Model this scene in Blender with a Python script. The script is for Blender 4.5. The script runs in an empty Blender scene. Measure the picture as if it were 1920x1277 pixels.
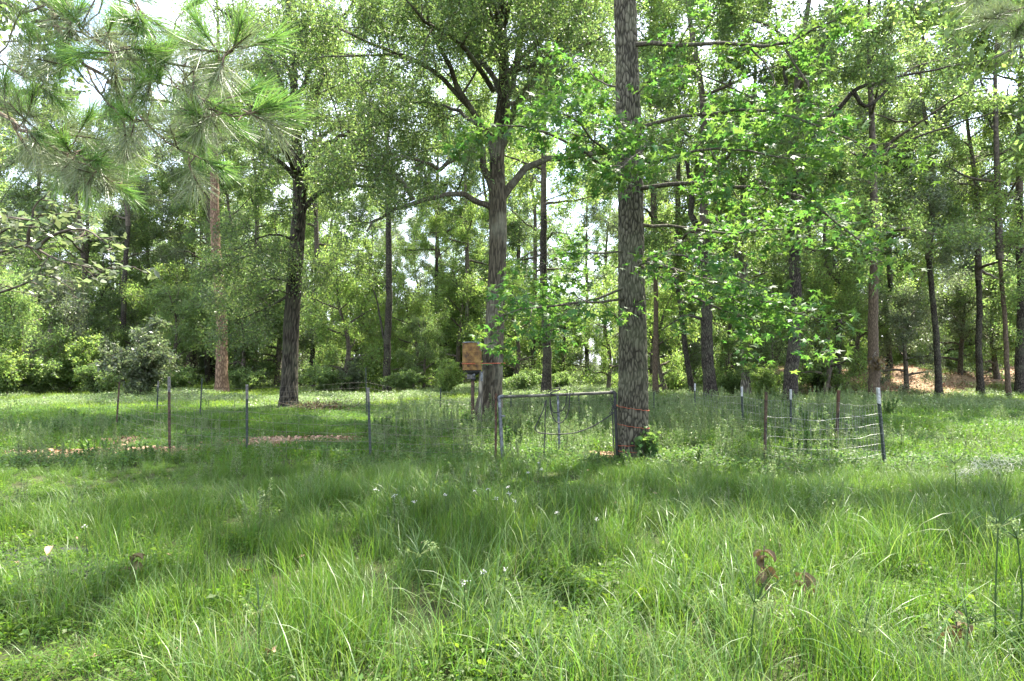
import bpy, math, random
import numpy as np
from mathutils import Vector, noise as mnoise

random.seed(7)
R = np.random.default_rng(7)
S = bpy.context.scene
COL = S.collection

# ------------------------------------------------------------------ camera, sky, sun, exposure
F = 1173.0            # focal length in photo pixels
CAM_H = 1.6
HOR = 680.0           # row of the horizon in the photo
cam_d = bpy.data.cameras.new('camera')
cam = bpy.data.objects.new('camera', cam_d)
COL.objects.link(cam)
cam.location = (0, 0, CAM_H)
cam.rotation_euler = (math.pi / 2, 0, 0)
cam_d.sensor_width = 36.0
cam_d.lens = 36.0 * F / 1920.0
cam_d.shift_y = (HOR - 638.5) / 1920.0
cam_d.clip_start = 0.05
cam_d.clip_end = 2000
S.camera = cam

SUN_EL, SUN_AZ = 61.0, 33.0      # elevation; azimuth to the right of the view direction (+Y)
W = bpy.data.worlds.new('World')
S.world = W
W.use_nodes = True
nt = W.node_tree
bg = nt.nodes['Background']
sky = nt.nodes.new('ShaderNodeTexSky')
sky.sky_type = 'NISHITA'
sky.sun_disc = False
sky.sun_elevation = math.radians(SUN_EL)
sky.sun_rotation = math.radians(SUN_AZ)
sky.air_density = 1.0
sky.dust_density = 2.0
tc = nt.nodes.new('ShaderNodeTexCoord')
cn = nt.nodes.new('ShaderNodeTexNoise')
cn.inputs['Scale'].default_value = 2.6
cn.inputs['Detail'].default_value = 6
cn.inputs['Roughness'].default_value = 0.55
cr = nt.nodes.new('ShaderNodeValToRGB')
cr.color_ramp.elements[0].position = 0.38
cr.color_ramp.elements[0].color = (0, 0, 0, 1)
cr.color_ramp.elements[1].position = 0.60
cr.color_ramp.elements[1].color = (1, 1, 1, 1)
cm = nt.nodes.new('ShaderNodeMixRGB')
cm.inputs['Color2'].default_value = (4.9, 5.2, 6.2, 1)     # bright summer cumulus
nt.links.new(tc.outputs['Generated'], cn.inputs['Vector'])
nt.links.new(cn.outputs['Fac'], cr.inputs['Fac'])
nt.links.new(cr.outputs['Color'], cm.inputs['Fac'])
nt.links.new(sky.outputs['Color'], cm.inputs['Color1'])
nt.links.new(cm.outputs['Color'], bg.inputs['Color'])
bg.inputs['Strength'].default_value = 0.15

sd = bpy.data.lights.new('sun', 'SUN')
sd.energy = 5.0
sd.angle = math.radians(0.5)
sd.color = (1.0, 0.94, 0.82)
sun = bpy.data.objects.new('sun', sd)
COL.objects.link(sun)
_el, _az = math.radians(SUN_EL), math.radians(SUN_AZ)
_to = Vector((math.sin(_az) * math.cos(_el), math.cos(_az) * math.cos(_el), math.sin(_el)))
sun.rotation_euler = _to.to_track_quat('Z', 'Y').to_euler()
sun.location = (0, 0, 40)

vs = S.view_settings
vs.view_transform = 'Standard'
vs.look = 'None'
vs.exposure = 2.28
vs.gamma = 1.0
vs.use_curve_mapping = False
S.render.engine = 'CYCLES'
cy = S.cycles
cy.max_bounces = 10
cy.diffuse_bounces = 6
cy.glossy_bounces = 2
cy.transmission_bounces = 8
cy.transparent_max_bounces = 4
cy.caustics_reflective = False
cy.caustics_refractive = False
cy.sample_clamp_indirect = 6.0

# ------------------------------------------------------------------ helpers
def P(x, y, Y):
    """photo pixel (x, y) seen at distance Y -> a point of the place"""
    return np.array([(x - 960.0) / F * Y, Y, CAM_H - (y - HOR) / F * Y])

def GX(x, Y):
    return (x - 960.0) / F * Y

def smooth(a, b, x):
    t = np.clip((x - a) / (b - a), 0, 1)
    return t * t * (3 - 2 * t)

def ground_z(x, y):
    x = np.asarray(x, float); y = np.asarray(y, float)
    z = 0.035 * np.sin(x * 0.9 + 1.3) * np.cos(y * 0.7) + 0.05 * np.sin(x * 0.31 + y * 0.23)
    # the low leaf-covered bank behind the trees on the right
    bx = smooth(11.5, 17.0, x) * (1 - smooth(45, 60, x))
    bank = smooth(29.5, 34.5, y) * (1 - smooth(46, 60, y))
    z = z + 1.1 * bx * bank * (1 + 0.25 * np.sin(x * 0.8) * np.sin(y * 0.5))
    return z

def gz(x, y):
    return float(ground_z(x, y))

class MB:
    """collects vertices and faces of one mesh"""
    def __init__(s):
        s.v = []; s.q = []; s.m = []; s.n = 0; s.t = []; s.mt = []
    def add(s, v, quads=None, tris=None, mat=0):
        v = np.asarray(v, np.float32).reshape(-1, 3)
        if quads is not None and len(quads):
            q = np.asarray(quads, np.int32) + s.n
            s.q.append(q); s.m.append(np.full(len(q), mat, np.int32))
        if tris is not None and len(tris):
            t = np.asarray(tris, np.int32) + s.n
            s.t.append(t); s.mt.append(np.full(len(t), mat, np.int32))
        s.v.append(v); s.n += len(v)
    def mesh(s, name, mats, origin=(0, 0, 0), smooth_=True):
        me = bpy.data.meshes.new(name)
        v = np.concatenate(s.v) - np.asarray(origin, np.float32)
        q = np.concatenate(s.q) if s.q else np.zeros((0, 4), np.int32)
        t = np.concatenate(s.t) if s.t else np.zeros((0, 3), np.int32)
        nq, ntr = len(q), len(t)
        me.vertices.add(len(v)); me.vertices.foreach_set('co', v.ravel())
        me.loops.add(nq * 4 + ntr * 3)
        me.loops.foreach_set('vertex_index', np.concatenate([q.ravel(), t.ravel()]).astype(np.int32))
        me.polygons.add(nq + ntr)
        st = np.concatenate([np.arange(nq) * 4, nq * 4 + np.arange(ntr) * 3]).astype(np.int32)
        me.polygons.foreach_set('loop_start', st)
        mi = np.concatenate((s.m + s.mt) or [np.zeros(0, np.int32)]) if (s.m or s.mt) else np.zeros(0, np.int32)
        me.polygons.foreach_set('material_index', mi.astype(np.int32))
        me.polygons.foreach_set('use_smooth', np.full(nq + ntr, smooth_))
        me.update(calc_edges=True)
        for m in (mats if isinstance(mats, (list, tuple)) else [mats]):
            me.materials.append(m)
        if hasattr(s, 'ridge'):      # height of the bark plates; bark colour darkens in the furrows
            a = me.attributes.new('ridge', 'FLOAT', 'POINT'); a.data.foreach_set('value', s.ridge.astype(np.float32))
        return me

def link(name, me, parent=None, kind=None, label=None):
    o = bpy.data.objects.new(name, me)
    COL.objects.link(o)
    if parent is not None:
        o.parent = parent
    if kind: o['kind'] = kind
    if label: o['label'] = label
    return o

def thing(name, label, cat, loc=(0, 0, 0), group=None):
    o = bpy.data.objects.new(name, None)
    COL.objects.link(o)
    o.location = loc
    o.empty_display_size = 0.2
    o['label'] = label; o['category'] = cat
    if group: o['group'] = group
    return o

def part(name, mb, mat, parent, kind=None, label=None, smooth_=True):
    """vertices in world metres, parent unrotated"""
    o_ = Vector((0, 0, 0)); q = parent
    while q is not None: o_ = o_ + q.location; q = q.parent
    return link(name, mb.mesh(name, mat, tuple(o_), smooth_), parent, kind, label)

def spline(pts, n):
    """Catmull-Rom through pts (k, d), n samples"""
    p = np.asarray(pts, float)
    if len(p) < 3:
        t = np.linspace(0, 1, n)[:, None]
        return p[0] * (1 - t) + p[-1] * t
    e = np.vstack([2 * p[0] - p[1], p, 2 * p[-1] - p[-2]])
    u = np.linspace(0, len(p) - 1, n)
    i = np.minimum(u.astype(int), len(p) - 2)
    f = (u - i)[:, None]
    a, b, c, d = e[i], e[i + 1], e[i + 2], e[i + 3]
    return 0.5 * (2 * b + (c - a) * f + (2 * a - 5 * b + 4 * c - d) * f ** 2 + (3 * b - a - 3 * c + d) * f ** 3)

def unit(v):
    v = np.asarray(v, float)
    return v / (np.linalg.norm(v, axis=-1, keepdims=True) + 1e-9)

def tube_rings(pts, rad, n):
    p = np.asarray(pts, float)
    t = unit(np.gradient(p, axis=0))
    ref = np.array([0.0, 1.0, 0.0]) if abs(t[0, 1]) < 0.8 else np.array([1.0, 0, 0])
    u = unit(np.cross(t, ref)); w = np.cross(t, u)
    a = np.linspace(0, 2 * math.pi, n, endpoint=False)
    r = np.asarray(rad, float)
    if r.ndim == 1: r = r[:, None]
    return p[:, None, :] + r[:, :, None] * (np.cos(a)[None, :, None] * u[:, None, :] + np.sin(a)[None, :, None] * w[:, None, :])

def ring_faces(m, n):
    i = np.arange(m - 1)[:, None] * n
    j = np.arange(n)[None, :]
    k = (j + 1) % n
    return np.stack([i + j, i + k, i + n + k, i + n + j], -1).reshape(-1, 4)

def tube(mb, pts, rad, n=6, mat=0, cap=False):
    pts = np.asarray(pts, float)
    rad = np.broadcast_to(np.asarray(rad, float), (len(pts),)) if np.ndim(rad) <= 1 else rad
    v = tube_rings(pts, rad, n)
    m = len(pts)
    q = ring_faces(m, n)
    if cap:
        vv = np.vstack([v.reshape(-1, 3), pts[0], pts[-1]])
        j = np.arange(n); k = (j + 1) % n
        tr = np.vstack([np.stack([np.full(n, m * n), k, j], -1),
                        np.stack([np.full(n, m * n + 1), (m - 1) * n + j, (m - 1) * n + k], -1)])
        mb.add(vv, q, tr, mat)
    else:
        mb.add(v.reshape(-1, 3), q, None, mat)

def box(mb, c, s, rot=0.0, mat=0, tilt=None):
    c = np.asarray(c, float); s = np.asarray(s, float) / 2
    v = np.array([[x, y, z] for x in (-1, 1) for y in (-1, 1) for z in (-1, 1)], float) * s
    if tilt is not None:
        v[:, 0] += tilt[0] * v[:, 2]; v[:, 1] += tilt[1] * v[:, 2]
    ca, sa = math.cos(rot), math.sin(rot)
    v = np.stack([v[:, 0] * ca - v[:, 1] * sa, v[:, 0] * sa + v[:, 1] * ca, v[:, 2]], -1) + c
    mb.add(v, [[0, 1, 3, 2], [4, 6, 7, 5], [0, 4, 5, 1], [2, 3, 7, 6], [0, 2, 6, 4], [1, 5, 7, 3]], None, mat)

def rand_dirs(n, up=0.0):
    d = R.normal(size=(n, 3)); d[:, 2] += up
    return unit(d)

# leaves: flat diamonds folded along the midrib (base, right, tip, left)
def leaves(mb, pos, size, aspect=0.42, up=1.2, fold=0.18, dirs=None, mat=0):
    n = len(pos)
    if n == 0: return
    s = np.asarray(size, float)
    if s.ndim == 0: s = np.full(n, float(s))
    s = s * R.uniform(0.55, 1.4, n)
    nrm = rand_dirs(n, up)
    d = rand_dirs(n, -0.25) if dirs is None else unit(dirs + 0.6 * R.normal(size=(n, 3)))
    d = unit(d - nrm * np.sum(d * nrm, -1, keepdims=True))
    side = np.cross(nrm, d)
    s_ = s[:, None]
    base = pos - d * s_ * 0.5
    tip = pos + d * s_ * 0.5 - nrm * s_ * 0.12
    mid = pos - d * s_ * 0.02
    rr = mid + side * s_ * aspect * 0.5 + nrm * s_ * fold * 0.4
    ll = mid - side * s_ * aspect * 0.5 + nrm * s_ * fold * 0.4
    v = np.stack([base, rr, tip, ll], 1).reshape(-1, 3)
    q = np.arange(n * 4).reshape(-1, 4)
    mb.add(v, q, None, mat)

def star_profile():
    """five-pointed sweetgum leaf in its own plane, stalk at the origin, about 1 long"""
    pts = []
    angs = [-100, -52, 0, 52, 100]
    lens = [0.52, 0.80, 0.95, 0.80, 0.52]
    out = [(-0.02, 0.0)]
    for i, (a, l) in enumerate(zip(angs, lens)):
        a0 = math.radians(a)
        if i: 
            am = math.radians((angs[i - 1] + a) / 2)
            out.append((0.34 * math.sin(am), 0.34 * math.cos(am)))
        out.append((l * math.sin(a0), l * math.cos(a0)))
    out.append((0.02, 0.0))
    return np.array(out)
STAR = star_profile()

def star_leaves(mb, pos, size, nrm, d, mat=0):
    n = len(pos)
    d = unit(d - nrm * np.sum(d * nrm, -1, keepdims=True))
    side = np.cross(nrm, d)
    k = len(STAR)
    s = np.asarray(size)[:, None, None]
    droop = -(0.22 * STAR[:, 0] ** 2 + 0.16 * STAR[:, 1] ** 2)
    v = pos[:, None, :] + s * (STAR[None, :, 0:1] * side[:, None, :] + STAR[None, :, 1:2] * d[:, None, :] + droop[None, :, None] * nrm[:, None, :])
    c = pos[:, None, :] + s * (0.30 * d[:, None, :])
    v = np.concatenate([v, c], 1)
    tr = np.array([[k, i + 1, i] for i in range(k - 1)])
    t = (np.arange(n)[:, None, None] * (k + 1) + tr[None]).reshape(-1, 3)
    mb.add(v.reshape(-1, 3), None, t, mat)

def twigs(mb, a, b, r, mat=0):
    """many thin three-sided twigs at once"""
    n = len(a)
    if n == 0: return
    t = unit(b - a); ref = rand_dirs(n)
    u = unit(np.cross(t, ref)); w = np.cross(t, u)
    mid = (a + b) / 2 + 0.08 * np.linalg.norm(b - a, axis=1, keepdims=True) * rand_dirs(n)
    rr = np.asarray(r, float) if np.ndim(r) else np.full(n, float(r))
    vs_ = []
    for p, f in ((a, 1.0), (mid, 0.75), (b, 0.4)):
        for k in range(3):
            an = k * 2.0944
            vs_.append(p + (rr * f)[:, None] * (math.cos(an) * u + math.sin(an) * w))
    v = np.stack(vs_, 1).reshape(-1, 3)
    q = np.array([[i + k, i + (k + 1) % 3, i + 3 + (k + 1) % 3, i + 3 + k] for i in (0, 3) for k in range(3)])
    mb.add(v, (np.arange(n)[:, None, None] * 9 + q[None]).reshape(-1, 4), None, mat)

# ------------------------------------------------------------------ materials
def new_mat(name):
    m = bpy.data.materials.new(name)
    m.use_nodes = True
    t = m.node_tree
    for n in list(t.nodes): t.nodes.remove(n)
    out = t.nodes.new('ShaderNodeOutputMaterial')
    return m, t, out

def N(t, kind, **kw):
    n = t.nodes.new(kind)
    for k, v in kw.items():
        if k in n.inputs: n.inputs[k].default_value = v
        else: setattr(n, k, v)
    return n

def leaf_mat(name, col, trans, tf=0.45, rough=0.42, spec=0.5, var=0.5, hue=0.03, dead=0.0):
    m, t, out = new_mat(name)
    geo = N(t, 'ShaderNodeNewGeometry')
    oi = N(t, 'ShaderNodeObjectInfo')
    add = N(t, 'ShaderNodeMath', operation='MULTIPLY_ADD')
    t.links.new(geo.outputs['Random Per Island'], add.inputs[0]); add.inputs[1].default_value = 0.75
    sc = N(t, 'ShaderNodeMath', operation='MULTIPLY'); sc.inputs[1].default_value = 0.25
    t.links.new(oi.outputs['Random'], sc.inputs[0]); t.links.new(sc.outputs[0], add.inputs[2])
    val = N(t, 'ShaderNodeMapRange'); val.inputs['To Min'].default_value = 1 - var; val.inputs['To Max'].default_value = 1 + var
    t.links.new(add.outputs[0], val.inputs['Value'])
    hm = N(t, 'ShaderNodeMath', operation='MULTIPLY'); hm.inputs[1].default_value = 7.31
    t.links.new(geo.outputs['Random Per Island'], hm.inputs[0])
    fr = N(t, 'ShaderNodeMath', operation='FRACT'); t.links.new(hm.outputs[0], fr.inputs[0])
    hr = N(t, 'ShaderNodeMapRange'); hr.inputs['To Min'].default_value = 0.5 - hue; hr.inputs['To Max'].default_value = 0.5 + hue * 0.6
    t.links.new(fr.outputs[0], hr.inputs['Value'])
    def hsv(c):
        h = N(t, 'ShaderNodeHueSaturation'); h.inputs['Color'].default_value = (*c, 1)
        t.links.new(val.outputs['Result'], h.inputs['Value']); t.links.new(hr.outputs['Result'], h.inputs['Hue'])
        return h.outputs['Color']
    pb = N(t, 'ShaderNodeBsdfPrincipled'); pb.inputs['Roughness'].default_value = rough
    pb.inputs['Specular IOR Level'].default_value = spec
    tb = N(t, 'ShaderNodeBsdfTranslucent')
    t.links.new(hsv(col), pb.inputs['Base Color']); t.links.new(hsv(trans), tb.inputs['Color'])
    mx = N(t, 'ShaderNodeMixShader'); mx.inputs['Fac'].default_value = tf
    t.links.new(pb.outputs[0], mx.inputs[1]); t.links.new(tb.outputs[0], mx.inputs[2])
    t.links.new(mx.outputs[0], out.inputs['Surface'])
    return m

def bark_mat(name, dark, light, scale=14.0, stretch=0.16, bump=0.6, lichen=None, lich_amt=0.5, plain=False):
    m, t, out = new_mat(name)
    tc = N(t, 'ShaderNodeTexCoord')
    mp = N(t, 'ShaderNodeMapping'); mp.inputs['Scale'].default_value = (1, 1, stretch)
    t.links.new(tc.outputs['Object'], mp.inputs['Vector'])
    n1 = N(t, 'ShaderNodeTexNoise'); n1.inputs['Scale'].default_value = scale; n1.inputs['Detail'].default_value = 5
    n1.inputs['Distortion'].default_value = 0.6
    t.links.new(mp.outputs[0], n1.inputs['Vector'])
    vo = N(t, 'ShaderNodeTexVoronoi', feature='DISTANCE_TO_EDGE'); vo.inputs['Scale'].default_value = scale * 1.2
    t.links.new(mp.outputs[0], vo.inputs['Vector'])
    vr = N(t, 'ShaderNodeMapRange'); vr.inputs['From Max'].default_value = 0.28
    t.links.new(vo.outputs['Distance'], vr.inputs['Value'])
    mu = N(t, 'ShaderNodeMath', operation='MULTIPLY')
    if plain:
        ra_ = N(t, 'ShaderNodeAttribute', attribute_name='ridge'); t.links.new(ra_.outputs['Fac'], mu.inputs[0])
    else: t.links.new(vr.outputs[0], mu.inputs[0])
    t.links.new(n1.outputs['Fac'], mu.inputs[1])
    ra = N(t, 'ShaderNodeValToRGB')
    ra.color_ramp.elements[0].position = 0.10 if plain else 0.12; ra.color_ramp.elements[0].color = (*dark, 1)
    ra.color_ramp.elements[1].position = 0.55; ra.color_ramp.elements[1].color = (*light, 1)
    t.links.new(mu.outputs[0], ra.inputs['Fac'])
    col = ra.outputs['Color']
    n2 = N(t, 'ShaderNodeTexNoise'); n2.inputs['Scale'].default_value = 1.7; n2.inputs['Detail'].default_value = 6
    t.links.new(tc.outputs['Object'], n2.inputs['Vector'])
    if lichen:
        lr = N(t, 'ShaderNodeMapRange'); lr.inputs['From Min'].default_value = 0.48; lr.inputs['From Max'].default_value = 0.68
        lr.inputs['To Max'].default_value = lich_amt
        t.links.new(n2.outputs['Fac'], lr.inputs['Value'])
        mx = N(t, 'ShaderNodeMixRGB'); mx.inputs['Color2'].default_value = (*lichen, 1)
        t.links.new(lr.outputs[0], mx.inputs['Fac']); t.links.new(col, mx.inputs['Color1'])
        col = mx.outputs['Color']
    pb = N(t, 'ShaderNodeBsdfPrincipled'); pb.inputs['Roughness'].default_value = 0.9
    pb.inputs['Specular IOR Level'].default_value = 0.2
    t.links.new(col, pb.inputs['Base Color'])
    bp = N(t, 'ShaderNodeBump'); bp.inputs['Strength'].default_value = bump; bp.inputs['Distance'].default_value = 0.03
    t.links.new(mu.outputs[0], bp.inputs['Height']); t.links.new(bp.outputs[0], pb.inputs['Normal'])
    t.links.new(pb.outputs[0], out.inputs['Surface'])
    return m

def noise_mat(name, c1, c2, scale=8.0, rough=0.8, metal=0.0, bump=0.15, pos=(0.35, 0.65), c3=None, coord='Object', detail=6):
    m, t, out = new_mat(name)
    tc = N(t, 'ShaderNodeTexCoord')
    n1 = N(t, 'ShaderNodeTexNoise'); n1.inputs['Scale'].default_value = scale; n1.inputs['Detail'].default_value = detail
    t.links.new(tc.outputs[coord], n1.inputs['Vector'])
    ra = N(t, 'ShaderNodeValToRGB')
    ra.color_ramp.elements[0].position = pos[0]; ra.color_ramp.elements[0].color = (*c1, 1)
    ra.color_ramp.elements[1].position = pos[1]; ra.color_ramp.elements[1].color = (*c2, 1)
    if c3:
        e = ra.color_ramp.elements.new((pos[0] + pos[1]) / 2); e.color = (*c3, 1)
    t.links.new(n1.outputs['Fac'], ra.inputs['Fac'])
    pb = N(t, 'ShaderNodeBsdfPrincipled'); pb.inputs['Roughness'].default_value = rough; pb.inputs['Metallic'].default_value = metal
    t.links.new(ra.outputs['Color'], pb.inputs['Base Color'])
    if bump:
        bp = N(t, 'ShaderNodeBump'); bp.inputs['Strength'].default_value = bump; bp.inputs['Distance'].default_value = 0.02
        t.links.new(n1.outputs['Fac'], bp.inputs['Height']); t.links.new(bp.outputs[0], pb.inputs['Normal'])
    t.links.new(pb.outputs[0], out.inputs['Surface'])
    return m

M = {}
M['oak_leaf'] = leaf_mat('oak_leaf', (0.085, 0.125, 0.056), (0.195, 0.315, 0.076), 0.52, 0.42)
M['wood_leaf'] = leaf_mat('wood_leaf', (0.115, 0.162, 0.066), (0.255, 0.41, 0.098), 0.55, 0.42)
M['bright_leaf'] = leaf_mat('bright_leaf', (0.122, 0.180, 0.058), (0.295, 0.455, 0.092), 0.58, 0.45)
M['grey_leaf'] = leaf_mat('grey_leaf', (0.12, 0.145, 0.09), (0.20, 0.28, 0.11), 0.45, 0.34)
M['gum_leaf'] = leaf_mat('gum_leaf', (0.055, 0.125, 0.035), (0.14, 0.30, 0.045), 0.45, 0.50, 0.25)
M['dead_leaf'] = leaf_mat('dead_leaf', (0.115, 0.085, 0.040), (0.12, 0.08, 0.03), 0.2, 0.7, 0.3, hue=0.01)
M['litter'] = leaf_mat('litter', (0.36, 0.24, 0.15), (0.25, 0.13, 0.06), 0.12, 0.75, 0.3, hue=0.02, var=0.45)
M['grass'] = leaf_mat('grass', (0.058, 0.120, 0.017), (0.128, 0.265, 0.024), 0.47, 0.45, 0.32, var=0.4)
M['grass_pale'] = leaf_mat('grass_pale', (0.100, 0.170, 0.048), (0.16, 0.285, 0.055), 0.4, 0.42, 0.36, var=0.35)
M['grass_low'] = leaf_mat('grass_low', (0.062, 0.127, 0.017), (0.138, 0.282, 0.024), 0.47, 0.5, 0.3, var=0.4)
M['straw'] = leaf_mat('straw', (0.24, 0.21, 0.11), (0.2, 0.17, 0.08), 0.3, 0.6, 0.3, var=0.3, hue=0.02)
M['grass_meadow'] = leaf_mat('grass_meadow', (0.12, 0.20, 0.030), (0.24, 0.38, 0.04), 0.5, 0.5, 0.4, var=0.35)
M['weed'] = leaf_mat('weed', (0.16, 0.215, 0.095), (0.22, 0.34, 0.10), 0.42, 0.45, 0.5, var=0.4)
M['weed_dark'] = leaf_mat('weed_dark', (0.07, 0.13, 0.04), (0.14, 0.26, 0.05), 0.45, 0.5, 0.25, var=0.4)
M['sedge'] = leaf_mat('sedge', (0.035, 0.085, 0.022), (0.06, 0.15, 0.02), 0.25, 0.4, 0.5, var=0.25)
M['seed_head'] = leaf_mat('seed_head', (0.20, 0.27, 0.10), (0.22, 0.32, 0.09), 0.3, 0.6, 0.3, var=0.3)
M['flower'] = leaf_mat('flower', (0.55, 0.54, 0.50), (0.45, 0.45, 0.4), 0.3, 0.6, 0.3, var=0.15, hue=0.01)
M['plume'] = leaf_mat('plume', (0.42, 0.44, 0.36), (0.4, 0.42, 0.3), 0.4, 0.6, 0.3, var=0.2, hue=0.01)
M['needle_new'] = leaf_mat('needle_new', (0.11, 0.215, 0.055), (0.17, 0.34, 0.06), 0.4, 0.42, 0.45, var=0.35)
M['needle_old'] = leaf_mat('needle_old', (0.20, 0.24, 0.13), (0.19, 0.25, 0.10), 0.28, 0.42, 0.5, var=0.45)
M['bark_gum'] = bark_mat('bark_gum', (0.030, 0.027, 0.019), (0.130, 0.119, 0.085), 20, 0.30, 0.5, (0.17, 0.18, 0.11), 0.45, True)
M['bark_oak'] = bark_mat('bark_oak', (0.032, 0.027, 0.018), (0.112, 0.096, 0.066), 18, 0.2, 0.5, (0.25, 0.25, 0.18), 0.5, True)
M['bark_dark'] = bark_mat('bark_dark', (0.018, 0.015, 0.012), (0.10, 0.085, 0.065), 22, 0.25, 0.6, (0.12, 0.13, 0.08), 0.35)
M['limb_oak'] = bark_mat('limb_oak', (0.048, 0.041, 0.028), (0.112, 0.097, 0.068), 18, 0.25, 0.4, (0.2, 0.2, 0.15), 0.5)
M['limb_gum'] = bark_mat('limb_gum', (0.055, 0.048, 0.034), (0.13, 0.115, 0.082), 20, 0.3, 0.4, (0.16, 0.17, 0.11), 0.4)
M['limb_dark'] = bark_mat('limb_dark', (0.03, 0.026, 0.019), (0.09, 0.078, 0.056), 18, 0.3, 0.4, (0.12, 0.13, 0.08), 0.4)
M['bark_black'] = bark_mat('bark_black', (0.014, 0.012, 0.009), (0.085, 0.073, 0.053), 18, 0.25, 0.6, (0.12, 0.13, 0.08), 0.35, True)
M['bark_brown'] = bark_mat('bark_brown', (0.065, 0.048, 0.032), (0.165, 0.125, 0.083), 24, 0.2, 0.5)
M['bark_pine'] = bark_mat('bark_pine', (0.12, 0.075, 0.048), (0.32, 0.215, 0.14), 9, 0.32, 0.7)
M['bark_pale'] = bark_mat('bark_pale', (0.08, 0.07, 0.055), (0.29, 0.26, 0.20), 9, 0.2, 0.35, (0.30, 0.31, 0.24), 0.4)
M['twig'] = noise_mat('twig', (0.035, 0.028, 0.02), (0.13, 0.105, 0.075), 9, 0.9)
M['twig_pine'] = noise_mat('twig_pine', (0.055, 0.04, 0.028), (0.19, 0.14, 0.095), 14, 0.9)

def ground_material():
    m, t, out = new_mat('ground')
    tc = N(t, 'ShaderNodeTexCoord')
    n1 = N(t, 'ShaderNodeTexNoise'); n1.inputs['Scale'].default_value = 0.6; n1.inputs['Detail'].default_value = 7
    t.links.new(tc.outputs['Object'], n1.inputs['Vector'])
    n2 = N(t, 'ShaderNodeTexNoise'); n2.inputs['Scale'].default_value = 11; n2.inputs['Detail'].default_value = 6
    t.links.new(tc.outputs['Object'], n2.inputs['Vector'])
    r1 = N(t, 'ShaderNodeValToRGB')
    r1.color_ramp.elements[0].position = 0.35; r1.color_ramp.elements[0].color = (0.030, 0.042, 0.014, 1)
    r1.color_ramp.elements[1].position = 0.7; r1.color_ramp.elements[1].color = (0.065, 0.066, 0.032, 1)
    t.links.new(n1.outputs['Fac'], r1.inputs['Fac'])
    r2 = N(t, 'ShaderNodeMapRange'); r2.inputs['To Min'].default_value = 0.55; r2.inputs['To Max'].default_value = 1.45
    t.links.new(n2.outputs['Fac'], r2.inputs['Value'])
    # bare leaf-covered soil where the vertex layer says so
    at = N(t, 'ShaderNodeAttribute', attribute_name='bare')
    r3 = N(t, 'ShaderNodeValToRGB')
    r3.color_ramp.elements[0].position = 0.3; r3.color_ramp.elements[0].color = (0.16, 0.095, 0.055, 1)
    r3.color_ramp.elements[1].position = 0.7; r3.color_ramp.elements[1].color = (0.38, 0.26, 0.175, 1)
    t.links.new(n2.outputs['Fac'], r3.inputs['Fac'])
    mx = N(t, 'ShaderNodeMixRGB')
    t.links.new(at.outputs['Fac'], mx.inputs['Fac'])
    t.links.new(r1.outputs[0], mx.inputs['Color1']); t.links.new(r3.outputs[0], mx.inputs['Color2'])
    hs = N(t, 'ShaderNodeHueSaturation')
    t.links.new(mx.outputs[0], hs.inputs['Color']); t.links.new(r2.outputs[0], hs.inputs['Value'])
    pb = N(t, 'ShaderNodeBsdfPrincipled'); pb.inputs['Roughness'].default_value = 0.95; pb.inputs['Specular IOR Level'].default_value = 0.1
    t.links.new(hs.outputs[0], pb.inputs['Base Color'])
    bp = N(t, 'ShaderNodeBump'); bp.inputs['Strength'].default_value = 0.6; bp.inputs['Distance'].default_value = 0.03
    t.links.new(n2.outputs['Fac'], bp.inputs['Height']); t.links.new(bp.outputs[0], pb.inputs['Normal'])
    t.links.new(pb.outputs[0], out.inputs['Surface'])
    return m

# ------------------------------------------------------------------ ground
# patches of bare, leaf-littered soil: centre, half sizes, strength
BARE = [(GX(205, 10.9), 10.9, 1.9, 0.45, 1.0), (GX(535, 12.2), 12.2, 1.5, 0.6, 1.0),
        (GX(1130, 10.6), 10.5, 0.45, 0.3, 0.9), (GX(215, 12.5), 12.6, 0.5, 0.4, 0.7)]
def bare_at(x, y):
    x = np.asarray(x, float); y = np.asarray(y, float)
    b = np.zeros(np.broadcast(x, y).shape)
    wob = 0.35 * np.sin(x * 3.1 + y * 1.7) + 0.25 * np.sin(x * 6.3 - y * 4.1)
    for cx, cyy, sx, sy, a in BARE:
        d = ((x - cx) / sx) ** 2 + ((y - cyy) / sy) ** 2 + wob * 0.5
        b = np.maximum(b, a * (1 - smooth(0.6, 1.25, d)))
    bank = smooth(12.8, 16.0, x) * smooth(29.3, 31.5, y + 0.7 * np.sin(x * 0.7)) * (1 - smooth(42, 50, y))
    return np.maximum(b, bank * 0.85)

def build_ground():
    xs = np.unique(np.concatenate([np.linspace(-300, -32, 14), np.linspace(-32, 40, 181), np.linspace(40, 300, 14)]))
    ys = np.unique(np.concatenate([np.linspace(-40, 0, 10), np.linspace(0, 50, 171), np.linspace(50, 500, 20)]))
    X, Y = np.meshgrid(xs, ys)
    Z = ground_z(X, Y)
    mb = MB()
    n = len(xs); m = len(ys)
    i = np.arange(m - 1)[:, None] * n; j = np.arange(n - 1)[None, :]
    q = np.stack([i + j, i + j + 1, i + n + j + 1, i + n + j], -1).reshape(-1, 4)
    mb.add(np.stack([X, Y, Z], -1).reshape(-1, 3), q)
    me = mb.mesh('ground', ground_material())
    a = me.attributes.new('bare', 'FLOAT', 'POINT')
    a.data.foreach_set('value', bare_at(X, Y).ravel().astype(np.float32))
    o = link('ground', me, kind='structure')
    o['label'] = 'grassy woodland floor with bare leafy patches'
build_ground()

# ------------------------------------------------------------------ instanced ground cover (stuff)
def lib(name, meshes):
    c = bpy.data.collections.new(name)
    for i, me in enumerate(meshes):
        o = bpy.data.objects.new(f'{name}_{i:02d}', me)
        c.objects.link(o)
    return c

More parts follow.
